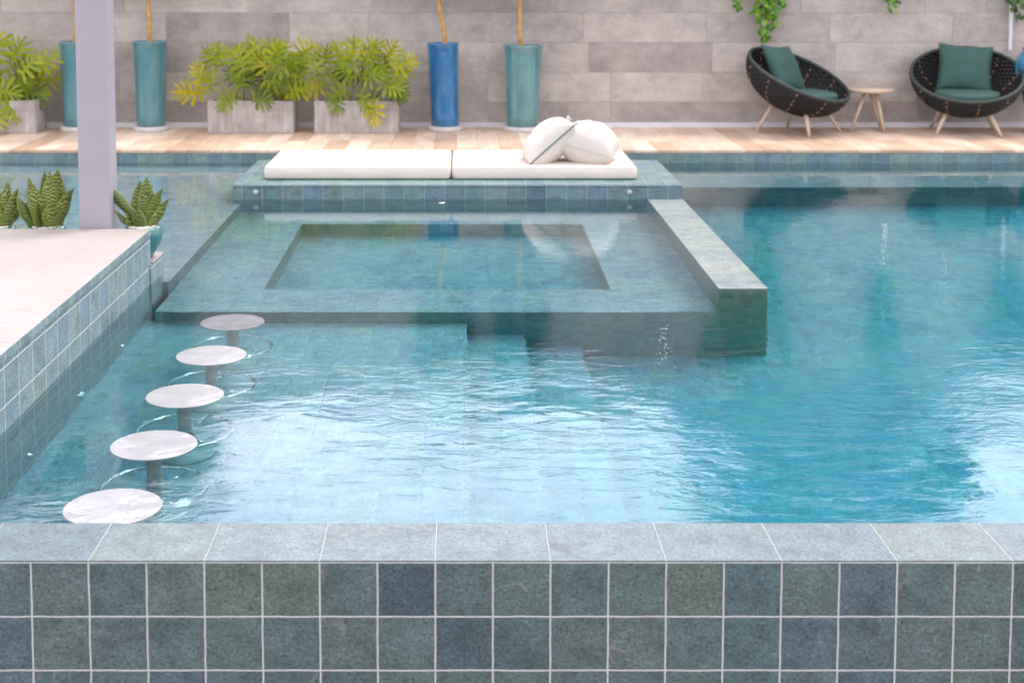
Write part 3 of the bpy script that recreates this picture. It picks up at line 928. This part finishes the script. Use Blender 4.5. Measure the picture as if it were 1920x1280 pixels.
# blue jar at the right edge
t = empty('blue_jar', (6.73, 16.05, 0.19), label='streaky blue glazed jar with terracotta rim at the right edge', cat='jar')
b = MB(); b.lathe([(0.11, 0.0), (0.13, 0.02), (0.16, 0.2), (0.22, 0.42), (0.285, 0.60), (0.300, 0.72), (0.275, 0.82), (0.220, 0.885), (0.198, 0.903)], n=48, wob=0.03)
b.build('body', M['glaze_jar'], t)
b = MB(); b.lathe([(0.195, 0.90), (0.213, 0.907), (0.218, 0.93), (0.205, 0.945), (0.17, 0.943), (0.16, 0.90)], n=48)
b.build('rim', M['terracotta'], t)
b = MB(); b.lathe([(0.18, 0.0), (0.185, 0.01), (0.18, 0.05), (0.165, 0.054), (0.001, 0.054)], n=40)
o = b.build('jar_base', M['plate'], label='round cement disc under the blue jar', cat='pot base'); o.location = Vector((6.73, 16.05, 0.1355)) * S

# ------------------------------------------------------------------ planters with philodendrons
def philodendron(loc, seed, specs, label):
    rnd = random.Random(seed)
    t = empty('philodendron', loc, label=label, cat='plant', group='philodendrons in the concrete troughs')
    L_ = MB(); St = MB()
    more = []
    for (bx, by, tx, ty, tz, size, ang, tint) in specs:
        more.append((bx, by, tx, ty, tz, size, ang, tint))
        if tint < 0.8 and tz > 0.12 and rnd.random() < 0.32:
            more.append((bx + rnd.uniform(-.1, .1), by, tx * 0.92 + rnd.uniform(-.14, .14), ty + rnd.uniform(0, .15), tz * rnd.uniform(0.55, 0.95), size * 0.9, ang + rnd.uniform(-.6, .6), max(0, tint - 0.2)))
    for (bx, by, tx, ty, tz, size, ang, tint) in more:
        p0 = Vector((bx, by, -0.03)); p3 = Vector((tx, ty, tz))
        mid = p0.lerp(p3, 0.5) + Vector((0, 0, 0.12 * (p3 - p0).length + 0.02)) + Vector((-(tx - bx) * 0.18, 0, 0))
        pts = []
        for i in range(8):
            s = i / 7
            pts.append(p0 * (1 - s) ** 2 + mid * 2 * s * (1 - s) + p3 * s * s)
        St.tube(pts, [0.011 - 0.005 * i / 7 for i in range(8)], 6)
        d_ = Vector((math.sin(ang), rnd.uniform(-0.5, 0.2), math.cos(ang))).normalized()
        nrm = Vector((rnd.gauss(0, 0.45), -1.0, 0.35 + rnd.gauss(0, 0.4)))
        nrm = (nrm - d_ * nrm.dot(d_)).normalized()
        r_ = d_.cross(nrm).normalized()
        droopv = Vector((0, 0, -1))
        n = 5
        size *= 1.0
        def pt(s, side, out_, lift=0.0):
            return p3 + d_ * (s * size) + r_ * (side * out_) + nrm * lift + droopv * (0.05 * size * (s * s))
        base = len(L_.v)
        # lobes, longest in the lower third
        for k in range(n):
            s = 0.0 + 0.62 * k / (n - 1)
            l = size * (0.40, 0.56, 0.62, 0.56, 0.44)[k]
            l *= rnd.uniform(0.85, 1.12)
            wdt = size * 0.054 * rnd.uniform(0.9, 1.2)
            fwd = math.tan(R((-28, 4, 26, 42, 54)[k] + rnd.uniform(-5, 5)))
            l *= 1.0 / math.sqrt(1 + fwd * fwd) ** 0.8
            for sd_ in (-1, 1):
                tt_ = min(1, max(0, tint + rnd.gauss(0, 0.09)))
                ca, cb = [], []
                for j, (fr_, wf) in enumerate(((0.0, 1.3), (0.3, 1.0), (0.65, 1.35), (0.88, 1.0))):
                    o_ = l * fr_
                    ss = s + fwd * o_ / size * 0.9
                    lift = 0.06 * o_ - 0.16 * o_ * o_ / max(l, .01)
                    c0 = pt(ss, sd_, o_, lift)
                    ww = wdt * wf
                    ca.append(c0 + d_ * ww); cb.append(c0 - d_ * ww)
                tip = pt(s + fwd * l / size * 0.95, sd_, l, -0.12 * l)
                q = len(L_.v)
                for a_, b_ in zip(ca, cb): L_.v += [a_, b_]
                L_.v.append(tip)
                for j in range(3):
                    L_.face((q + 2 * j, q + 2 * j + 1, q + 2 * j + 3, q + 2 * j + 2), None, tt_, True)
                L_.face((q + 6, q + 7, q + 8), None, tt_, True)
        # terminal lobe and blade along the midrib
        q = len(L_.v)
        row = [(-0.04, 0.03), (0.2, 0.075), (0.45, 0.065), (0.7, 0.045), (0.9, 0.06), (1.12, 0.0)]
        for s, w in row:
            L_.v += [pt(s, 1, w * size, 0.004), pt(s, 0, 0, -0.003), pt(s, -1, w * size, 0.004)]
        for j in range(len(row) - 1):
            o_ = q + 3 * j
            L_.face((o_, o_ + 1, o_ + 4, o_ + 3), None, tint, True); L_.face((o_ + 1, o_ + 2, o_ + 5, o_ + 4), None, tint, True)
    L_.build('foliage', M['philo'], t)
    St.build('stems', M['philo_stem'], t)
    return t

def planter(x0, x1, y0, zt, label):
    t = empty('concrete_trough', ((x0 + x1) / 2, y0, 0.135), label=label, cat='planter', group='rough concrete planter troughs')
    hw = (x1 - x0) / 2; h_ = zt - 0.135; d = 0.42
    b = MB()
    wl = 0.045
    bt = 0.008
    def bx(xa, xb, ya, yb, za, zb):
        b.box(xa, xb, ya, yb, za, zb)
    bx(-hw, hw, 0, wl, 0.001, h_); bx(-hw, hw, d - wl, d, 0.001, h_)
    bx(-hw, -hw + wl, wl, d - wl, 0.001, h_); bx(hw - wl, hw, wl, d - wl, 0.001, h_)
    bx(-hw + wl, hw - wl, wl, d - wl, 0.001, 0.06)
    b.build('trough', M['planter'], t, bevel=0.008, seg=3)
    b = MB(); b.box(-hw + wl, hw - wl, wl, d - wl, 0.061, h_ - 0.04); b.build('soil', M['soil'], t)
planter(-5.95, -4.945, 15.93, 0.515, 'concrete trough at the left edge of the wall')
planter(-2.955, -1.96, 15.93, 0.51, 'longer looking concrete trough right of the teal pots, with the widest plant')
planter(-1.72, -0.745, 15.93, 0.51, 'concrete trough just left of the deep blue pot')

def mk_specs(cx_px, y0_px, leaves, seed, Yc=16.1, zt=0.5):
    """leaves: (base px, blade-base px x, y, size px, angle deg, tint); offsets measured at the trough's distance"""
    rnd = random.Random(seed)
    k = F / Yc
    out_ = []
    for (bpx, lx, ly, sz, ang, tn) in leaves:
        out_.append(((bpx - cx_px) / k, rnd.uniform(-0.06, 0.08), (lx - cx_px) / k, rnd.uniform(-0.30, 0.16),
                     (H - (ly + 60) / k) - zt + 0.0, sz / k, R(ang), tn))
    return out_
# middle-left plant (px positions of blade bases)
lv = [(430, 385, 142, 44, -18, .75), (418, 405, 118, 45, -35, .45), (425, 416, 106, 42, 5, .5), (440, 440, 112, 42, 28, .45), (430, 372, 170, 52, -80, 1.0),
      (455, 462, 120, 50, -25, .5), (470, 480, 108, 48, -5, .6), (475, 492, 112, 50, 22, .6), (500, 515, 100, 46, 40, .55), (505, 562, 98, 50, 52, .7),
      (490, 520, 118, 50, 75, .5), (455, 455, 140, 44, -70, .25), (480, 500, 142, 46, 95, .35), (500, 530, 150, 50, 110, .45), (470, 470, 150, 40, 20, .15),
      (520, 535, 128, 48, 60, .35), (480, 486, 160, 46, 140, .6), (510, 525, 172, 42, 178, .95), (440, 430, 165, 34, 160, .8), (500, 540, 166, 40, 60, .25),
      (460, 480, 175, 40, 100, .3), (520, 550, 160, 44, 80, .6), (445, 448, 150, 36, -10, .35), (505, 505, 125, 46, -40, .75), (490, 470, 92, 36, -12, .6),
      (510, 540, 110, 44, 95, .4), (480, 510, 165, 44, 150, .5), (465, 440, 178, 34, -110, .4), (470, 495, 130, 44, 10, .3), (515, 545, 142, 42, 15, .2)]
philodendron((-2.457, 16.13, 0.47), 21, mk_specs(472, 0, lv, 31), 'widest split leaf philodendron, spilling over the trough right of the teal pots')
lv = [(640, 598, 122, 44, -40, .45), (645, 605, 118, 42, 10, .4), (660, 640, 112, 46, -20, .6), (668, 665, 98, 42, 0, .6), (680, 690, 104, 46, 25, .6),
      (690, 722, 108, 46, 30, .7), (700, 745, 118, 46, 60, .65), (690, 730, 128, 48, 80, .5), (655, 625, 140, 44, -75, .4), (640, 600, 160, 46, -85, .9),
      (670, 660, 138, 44, -40, .3), (680, 690, 140, 46, 60, .35), (700, 720, 150, 44, 100, .5), (675, 680, 168, 40, 150, .4), (690, 702, 182, 44, 178, .95),
      (660, 650, 160, 40, -120, .35), (650, 640, 150, 36, 10, .2), (700, 715, 130, 40, -10, .2), (665, 690, 122, 44, 100, .45), (680, 670, 118, 44, -60, .5),
      (640, 630, 170, 36, 170, .3), (705, 735, 165, 36, 95, .25)]
philodendron((-1.232, 16.13, 0.47), 22, mk_specs(670, 0, lv, 32), 'split leaf philodendron in the trough beside the deep blue pot')
lv = [(15, -10, 90, 56, -10, .5), (10, 6, 100, 58, 8, .55), (20, 18, 112, 56, 30, .5), (30, 60, 128, 54, 40, .55), (35, 80, 118, 52, 55, .6), (38, 58, 150, 58, 80, .65),
      (20, 30, 150, 54, 60, .35), (10, 0, 150, 54, -30, .3), (20, 25, 175, 52, 150, .5), (15, 8, 190, 50, 165, .6), (30, 40, 138, 50, 20, .25), (5, -15, 170, 54, -70, .4),
      (28, 50, 165, 50, 95, .3), (0, 2, 128, 50, -50, .4), (15, 30, 128, 48, 95, .35), (5, 10, 160, 48, 100, .5), (0, -5, 200, 44, 175, .5), (-20, -40, 120, 55, -30, .5)]
philodendron((-5.44, 16.13, 0.47), 23, mk_specs(1, 0, lv, 33), 'large dark green philodendron at the left edge of the photo')

# ------------------------------------------------------------------ snake plants in pots on the ledge
def snake_plant(x, D, zpot, leaves, label, seed):
    rnd = random.Random(seed)
    t = empty('snake_plant', (x, D, zpot), label=label, cat='plant', group='snake plants behind the bar counter')
    b = MB()
    for (dx, dy, ht, lean_x, lean_y, w, tint, tw) in leaves:
        q0 = len(b.v); n = 9
        for i in range(n + 1):
            s = i / n
            ww = w * (0.55 + 0.75 * math.sin(PI * min(1, s * 0.78 + 0.10))) * (1 - max(0, (s - 0.62) / 0.38) ** 1.7)
            if i == n: ww = 0.001
            c_ = Vector((dx + lean_x * s ** 1.6, dy + lean_y * s ** 1.4, ht * s - 0.02 + 0.012 * math.sin(s * 9 + tw)))
            a = tw + 0.5 * s
            r_ = Vector((math.cos(a), math.sin(a), 0)); nn = Vector((-math.sin(a), math.cos(a), 0))
            wav = 0.0015 * math.sin(s * 14 + tw * 3)
            for e in (-1, -0.5, 0, 0.5, 1):
                b.v.append(c_ + r_ * (e * ww + wav * e * e * (1 if e > 0 else -1)) + nn * (0.45 * ww * e * e))
        tint = min(1, max(0, tint + rnd.uniform(-.2, .2)))
        for i in range(n):
            for e in range(4):
                o_ = q0 + i * 5 + e
                b.face((o_, o_ + 1, o_ + 6, o_ + 5), [(e / 4, i / n * ht), ((e + 1) / 4, i / n * ht), ((e + 1) / 4, (i + 1) / n * ht), (e / 4, (i + 1) / n * ht)], tint, True)
    b.build('foliage', M['snake'], t)
def glazed_pot(x, D, label):
    t = empty('glazed_pot', (x, D, 0.143), label=label, cat='pot', group='small glazed pots on the ledge')
    b = MB(); b.lathe([(0.060, 0.0), (0.066, 0.01), (0.092, 0.05), (0.118, 0.105), (0.130, 0.155), (0.124, 0.185), (0.110, 0.205), (0.102, 0.205), (0.099, 0.185)], n=40)
    b.build('body', M['glaze_pot'], t)
    b = MB(); r = random.Random(int(x * 100))
    for _ in range(240):
        a = r.random() * 2 * PI; rr = 0.092 * math.sqrt(r.random())
        b.ball((rr * math.cos(a), rr * math.sin(a), 0.196 + r.random() * 0.006), r.uniform(0.006, 0.010), 5, 3)
    b.build('gravel', M['gravel'], t)
snk = [
 # x, D, leaves
 (-2.115, 9.11, [(0.03, 0, .36, .0, .0, .050, .45, .1), (-.02, .02, .33, -.0, .02, .048, .5, .3), (-.03, -.02, .34, -.24, -.02, .042, .4, -.3), (.05, .01, .29, .085, .0, .042, .8, .5),
            (.06, -.01, .22, .125, .0, .034, .8, .2), (-.05, .0, .13, -.05, -.02, .034, .8, .8), (.0, -.04, .16, -.02, -.03, .040, .3, .0), (.035, .03, .33, .03, .02, .030, .5, 1.2), (-.06, -.02, .15, -.13, -.03, .02, .3, .4), (.03, -.05, .12, .03, -.03, .03, .8, -.3)],
  'snake plant in the teal pot at the corner of the bar counter'),
 (-2.75, 9.11, [(-.05, .0, .36, -.06, .0, .034, .8, .2), (.05, .0, .41, .03, .0, .062, .55, .1), (.0, .02, .40, -.01, .0, .036, .4, .5), (.02, -.03, .40, .02, -.01, .050, .9, -.2), (.07, -.02, .30, .13, -.02, .046, .8, .4),
            (-.08, -.02, .24, -.10, -.02, .036, .4, .3), (-.04, -.04, .32, -.02, -.02, .045, .9, -.1), (.04, -.06, .20, .02, -.03, .05, .9, .1), (-.02, -.05, .22, -.01, -.03, .035, .2, 1.1), (.01, .04, .38, .03, .03, .03, .4, 1.0)],
  'tallest snake plant, just left of the grey post'),
 (-3.08, 9.11, [(.05, .0, .33, .03, .0, .036, .7, .1), (-.02, .0, .30, -.03, .0, .045, .9, .3), (.07, -.02, .29, .09, -.02, .034, .8, .2), (.07, .0, .20, .17, .0, .034, .8, .7), (-.1, 0, .42, -.04, .0, .05, .9, .1),
            (.0, -.04, .22, .0, -.03, .05, .9, 0), (-.05, -.05, .26, -.05, -.03, .05, .8, .3), (.03, .03, .27, .0, .03, .045, .5, .9), (-.12, -.02, .30, -.12, 0, .045, .7, .2), (.04, -.06, .18, .04, -.03, .045, .9, .2)],
  'snake plant at the left edge, cut by the photo frame')]
for i, (x, D, lvs, lb) in enumerate(snk):
    snake_plant(x, D, 0.143 + 0.19, [(a * 1.05, b_, c_ * 0.99, d_ * 1.0, e_, f_ * 0.88, g_, h_) for (a, b_, c_, d_, e_, f_, g_, h_) in lvs[:9]], lb, i)
    glazed_pot(x, D, ['round teal glazed pot at the corner of the bar counter', 'glazed pot hidden behind the counter under the tallest snake plant', 'glazed pot hidden behind the counter at the left edge'][i])

# ------------------------------------------------------------------ lounge chairs
def lounge_chair():
    t = empty('lounge_chair')
    Rr, dp, tau = 0.615, 0.415, R(27)
    cz = 0.68
    # local: faces -Y ; rim plane tilted towards the front
    T = Matrix.Translation((0, 0, cz)) @ Matrix.Rotation(tau, 4, 'X')
    def surf(th, ph, off=0.0):    # ph 0 rim .. 1 bottom
        a = ph * PI / 2
        rr = Rr * math.cos(a) ** 0.9 if a < PI / 2 else 0
        return Vector((math.cos(th) * (rr + off * math.cos(a)), math.sin(th) * (rr + off * math.cos(a)), -(dp + off) * math.sin(a)))
    b = MB()
    b.tube([surf(2 * PI * k / 72, 0) for k in range(72)], 0.021, 10, closed=True)
    b.transform(T); b.build('rim', M['rim'], t)
    b = MB()
    NR, NM = 26, 72
    for k in range(1, NR):
        ph = k / NR
        pts = []
        seg = 120
        for j in range(seg):
            th = 2 * PI * j / seg
            pts.append(surf(th, ph, 0.010 * math.sin(th * NM / 2 + k * PI)))
        b.tube(pts, 0.0135, 5, closed=True)
    for q in range(NM):
        th = 2 * PI * q / NM
        b.tube([surf(th, i / 16 * 0.96, 0.009 * math.sin(i * 3.1 + q * PI)) for i in range(17)], 0.0115, 5)
    b.transform(T); b.build('woven_shell', M['rope'], t)
    b = MB()
    for q in range(11):
        th = 2 * PI * (q + 0.5) / 11
        b.tube([surf(th, 0.04 + i / 40 * 0.80, 0.0155 * math.sin(i * 1.1 + q)) for i in range(41)], 0.010, 6)
    b.transform(T); b.build('bamboo_ribs', M['tan_rib'], t)
    for a0 in (225, 315, 45, 135):
        a = R(a0)
        b = MB()
        tp = Vector((0.27 * math.cos(a), 0.27 * math.sin(a) + 0.0, 0.37 if a0 < 180 else 0.33))
        ft = Vector((0.50 * math.cos(a), 0.50 * math.sin(a), 0.003))
        b.tube([tp, tp.lerp(ft, .5), ft], [0.029, 0.024, 0.016], 12)
        b.build('leg', M['wood'], t)
    # round seat cushion
    b = MB()
    prof = [(0.001, -0.05), (0.30, -0.05), (0.385, -0.04), (0.40, -0.01), (0.40, 0.02), (0.385, 0.045), (0.33, 0.057), (0.15, 0.062), (0.001, 0.063)]
    b.lathe(prof, n=40)
    b.transform(Matrix.Translation((0, -0.09, 0.44)) @ Matrix.Rotation(R(3), 4, 'X') @ Matrix.Scale(0.9, 4))
    b.build('seat_cushion', M['teal_fabric'], t)
    b, seam = pillow_mesh(0.62, 0.60, 0.105, seed=2.5, pinch=0.10, power=0.5)
    Mx = Matrix.Translation((0.0, 0.20, 0.735)) @ Matrix.Rotation(R(4), 4, 'Y') @ Matrix.Rotation(R(63), 4, 'X')
    b.transform(Mx); pl = b.build('back_pillow', M['teal_fabric'], t, subd=1)
    c_ = MB(); c_.tube([Mx @ p for p in seam], 0.005, 6, closed=True); c_.build('piping', M['teal_fabric'], pl)
    return t
ch0 = lounge_chair()
def at(px, py, z=0.135):
    k = (py + 60) / (H - z)
    return Vector(((px - 868) / k, F / k, z))
p = at(1494, 246.5)
ch0.location = p * S; ch0.rotation_euler = (0, 0, R(46))
tag(ch0, 'round woven lounge chair turned to the right, left of the side table', 'lounge chair', 'woven bowl lounge chairs')
c2 = copy_tree(ch0)
p = at(1806, 246.5)
c2.location = p * S; c2.rotation_euler = (0, 0, R(-14))
tag(c2, 'round woven lounge chair facing the pool beside the blue jar', 'lounge chair', 'woven bowl lounge chairs')

p = at(1627, 243)
t = empty('side_table', p, label='small round pale wood side table between the two lounge chairs', cat='side table')
b = MB(); b.lathe([(0.001, 0.455), (0.235, 0.455), (0.262, 0.467), (0.266, 0.487), (0.260, 0.495), (0.001, 0.496)], n=48)
b.build('table_top', M['wood'], t)
for (a0) in (205, 318, 75):
    a = R(a0)
    b = MB(); tp = Vector((0.075 * math.cos(a), 0.075 * math.sin(a), 0.455)); ft = Vector((0.27 * math.cos(a), 0.24 * math.sin(a), 0.002))
    if a0 == 318: ft.x = 0.13
    if a0 == 75: ft.x = 0.17; ft.y = 0.10
    b.tube([tp, tp.lerp(ft, .5), ft], [0.026, 0.022, 0.016], 12)
    b.build('leg', M['wood'], t)

# ------------------------------------------------------------------ creepers on the wall
def creeper(pxc, width, zbot, ztop, n, mat, label, seed, leafsize=0.075, wtop=1.0):
    rnd = random.Random(seed)
    X = (pxc - 868) / 155.2
    t = empty('hanging_creeper', (X, 16.56, ztop), label=label, cat='creeper', group='creepers hanging down the wall')
    b = MB(); L_ = MB()
    strands = []
    ns = max(4, int(width * 22))
    for i in range(ns):
        u = rnd.uniform(-1, 1)
        xo = u * width / 2 * wtop
        bot = (zbot - ztop) * (1 - 0.55 * abs(u) ** 1.3) * rnd.uniform(0.8, 1.0) if i else (zbot - ztop)
        xe = u * width / 2 * 0.45
        pts = []
        for k in range(10):
            s = k / 9
            pts.append(Vector((xo * (1 - s) + xe * s + 0.03 * math.sin(s * 7 + i), -0.05 - 0.05 * abs(math.sin(s * 5 + i)) - 0.04 * rnd.random(), bot * s)))
        b.tube(pts, 0.006, 5)
        strands.append(pts)
    b.build('stems', M['bark'], t)
    for _ in range(n):
        st = rnd.choice(strands); f = rnd.random() * 8.99; i = int(f)
        p = st[i].lerp(st[i + 1], f - i) + Vector((rnd.gauss(0, .03), rnd.gauss(-0.02, .03), rnd.gauss(0, .02)))
        nrm = Vector((rnd.gauss(0, .5), -1, rnd.gauss(0.5, .5))).normalized()
        u = nrm.cross(Vector((rnd.gauss(0, .4), 0, 1))).normalized(); w = nrm.cross(u)
        r = leafsize * rnd.uniform(0.5, 1.1) * 0.5
        q = len(L_.v); tt_ = min(1, max(0, rnd.gauss(.5, .28)))
        L_.v.append(p + nrm * r * .2)
        for k in range(7):
            a = 2 * PI * k / 7
            rr = r * (1.15 if k == 0 else 1)
            L_.v.append(p + u * rr * math.sin(a) + w * rr * math.cos(a))
        for k in range(7):
            L_.face((q, q + 1 + k, q + 1 + (k + 1) % 7), None, tt_, True)
    L_.build('foliage', mat, t)
creeper(1438, 0.62, 1.20, 2.75, 1500, M['creeper'], 'bright green creeper hanging lowest, above the left lounge chair', 1, wtop=1.5)
creeper(1356, 0.42, 1.56, 2.75, 700, M['creeper'], 'short creeper tip left of the long bright one', 2, wtop=1.5)
creeper(1658, 0.34, 1.53, 2.75, 700, M['creeper'], 'short creeper tip above the side table', 3, 0.065, wtop=1.3)
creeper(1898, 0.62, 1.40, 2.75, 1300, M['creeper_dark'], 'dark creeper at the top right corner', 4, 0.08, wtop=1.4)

# ------------------------------------------------------------------ trees behind the wall (seen mirrored in the pool)
def tree(x, y, rx, cz, rz, n, label, seed, leaf=0.38, cone=False):
    rnd = random.Random(seed)
    t = empty('broadleaf_tree', (x, y, 0.1), label=label, cat='tree', group='trees behind the wall')
    b = MB()
    b.tube([(0, 0, 0), (0.05, 0, cz * .35), (-0.05, 0.05, cz * .7), (0, 0, cz)], [0.22, 0.17, 0.13, 0.08], 10)
    blobs = []
    for i in range(60 if cone else 40):
        a = rnd.random() * 2 * PI; u = rnd.uniform(-0.8, 0.95); rr = math.sqrt(1 - u * u) * rnd.uniform(0.5, 0.86)
        c_ = Vector((rx * rr * math.cos(a), rx * 0.7 * rr * math.sin(a), cz + rz * u * 0.82))
        br = rnd.uniform(0.26, 0.4) * min(rx, rz)
        if cone:
            zz = 1.6 + 5.2 * rnd.random() ** 1.25
            rr = 2.7 * min(1.0, (7.1 - zz) / 3.9) * math.sqrt(rnd.random())
            c_ = Vector((rr * math.cos(a), rr * 0.7 * math.sin(a), zz)); br = rnd.uniform(0.4, 0.62)
        blobs.append((c_, br))
        if i % 2 == 0:
            b.tube([(0, 0, cz * .6), c_ * 0.5 + Vector((0, 0, cz * .38)), c_], [0.07, 0.045, 0.015], 6)
    b.build('trunk', M['bark'], t)
    L_ = MB()
    def fn():
        c_, r = rnd.choice(blobs)
        d_ = Vector((rnd.gauss(0, 1), rnd.gauss(0, 1), rnd.gauss(0, 1))).normalized()
        return c_ + d_ * r * rnd.uniform(0.5, 1.12), d_
    leaf_blob(L_, rnd, n, fn, leaf, 0.5)
    L_.build('crown', M['tree_leaf'], t)
tree(5.0, 19.0, 3.1, 3.5, 2.35, 20000, 'dense dark tree behind the wall, above the lounge chairs', 1, cone=True)
tree(-6.3, 19.0, 3.7, 3.3, 2.2, 14000, 'dense dark tree behind the wall, above the teal pots', 2)

# ------------------------------------------------------------------ small fountain bubbles and floating petals
def bubbler(px, py_base, hpx, wpx, n, label, seed):
    rnd = random.Random(seed)
    D = F * H / (py_base + 60); k = F / D
    t = MB()
    for _ in range(n):
        s = rnd.random() ** 0.85
        w = wpx / k * (0.75 - 0.5 * s)
        t.ball((rnd.gauss(0, w * 0.5), rnd.gauss(0, w * 0.5), s * hpx / k + 0.004), rnd.uniform(0.0009, 0.0026), 5, 4)
    o = t.build('fountain_spray', M['spray'], label=label, cat='fountain', kind='stuff', group='thin sprays of droplets over the pool')
    o.location = Vector(((px - 868) / k, D, 0.0)) * S
m = NT('droplets'); m.set('Base Color', (0.95, 0.97, 1.0)); m.set('Roughness', 0.15); m.set('IOR', 1.33); m.set('Transmission Weight', 0.3)
M['spray'] = m.m
bubbler(1655, 508, 92, 17, 210, 'brightest thin spray of droplets, right of the spa wall', 1)
bubbler(1877, 470, 66, 12, 70, 'thin spray of droplets near the right edge', 2)
bubbler(1765, 572, 100, 16, 60, 'faint spray of droplets between the two brighter ones', 3)
bubbler(1243, 688, 84, 24, 80, 'faint spray of droplets in front of the spa divider', 4)
bubbler(1548, 560, 60, 26, 40, 'faintest spray of droplets, nearest the spa wall', 5)

# ------------------------------------------------------------------ details
def petal(px, py, size, label, seed):
    r = random.Random(seed)
    D = F * H / (py + 60); k = F / D
    b = MB(); n = 9
    b.v.append(Vector((0, 0, 0.004)))
    for i in range(n):
        a = 2 * PI * i / n
        b.v.append(Vector((size * math.cos(a) * 1.3, size * math.sin(a) * 0.7, 0.003 + 0.006 * abs(math.cos(a)))))
    for i in range(n): b.face((0, 1 + i, 1 + (i + 1) % n), None, .5, True)
    o = b.build('petal', M['petal'], label=label, cat='petal'); o.location = Vector(((px - 868) / k, D, 0)) * S
    o.rotation_euler.z = r.random() * 3
petal(828, 379, 0.026, 'single white petal floating in front of the platform', 1)
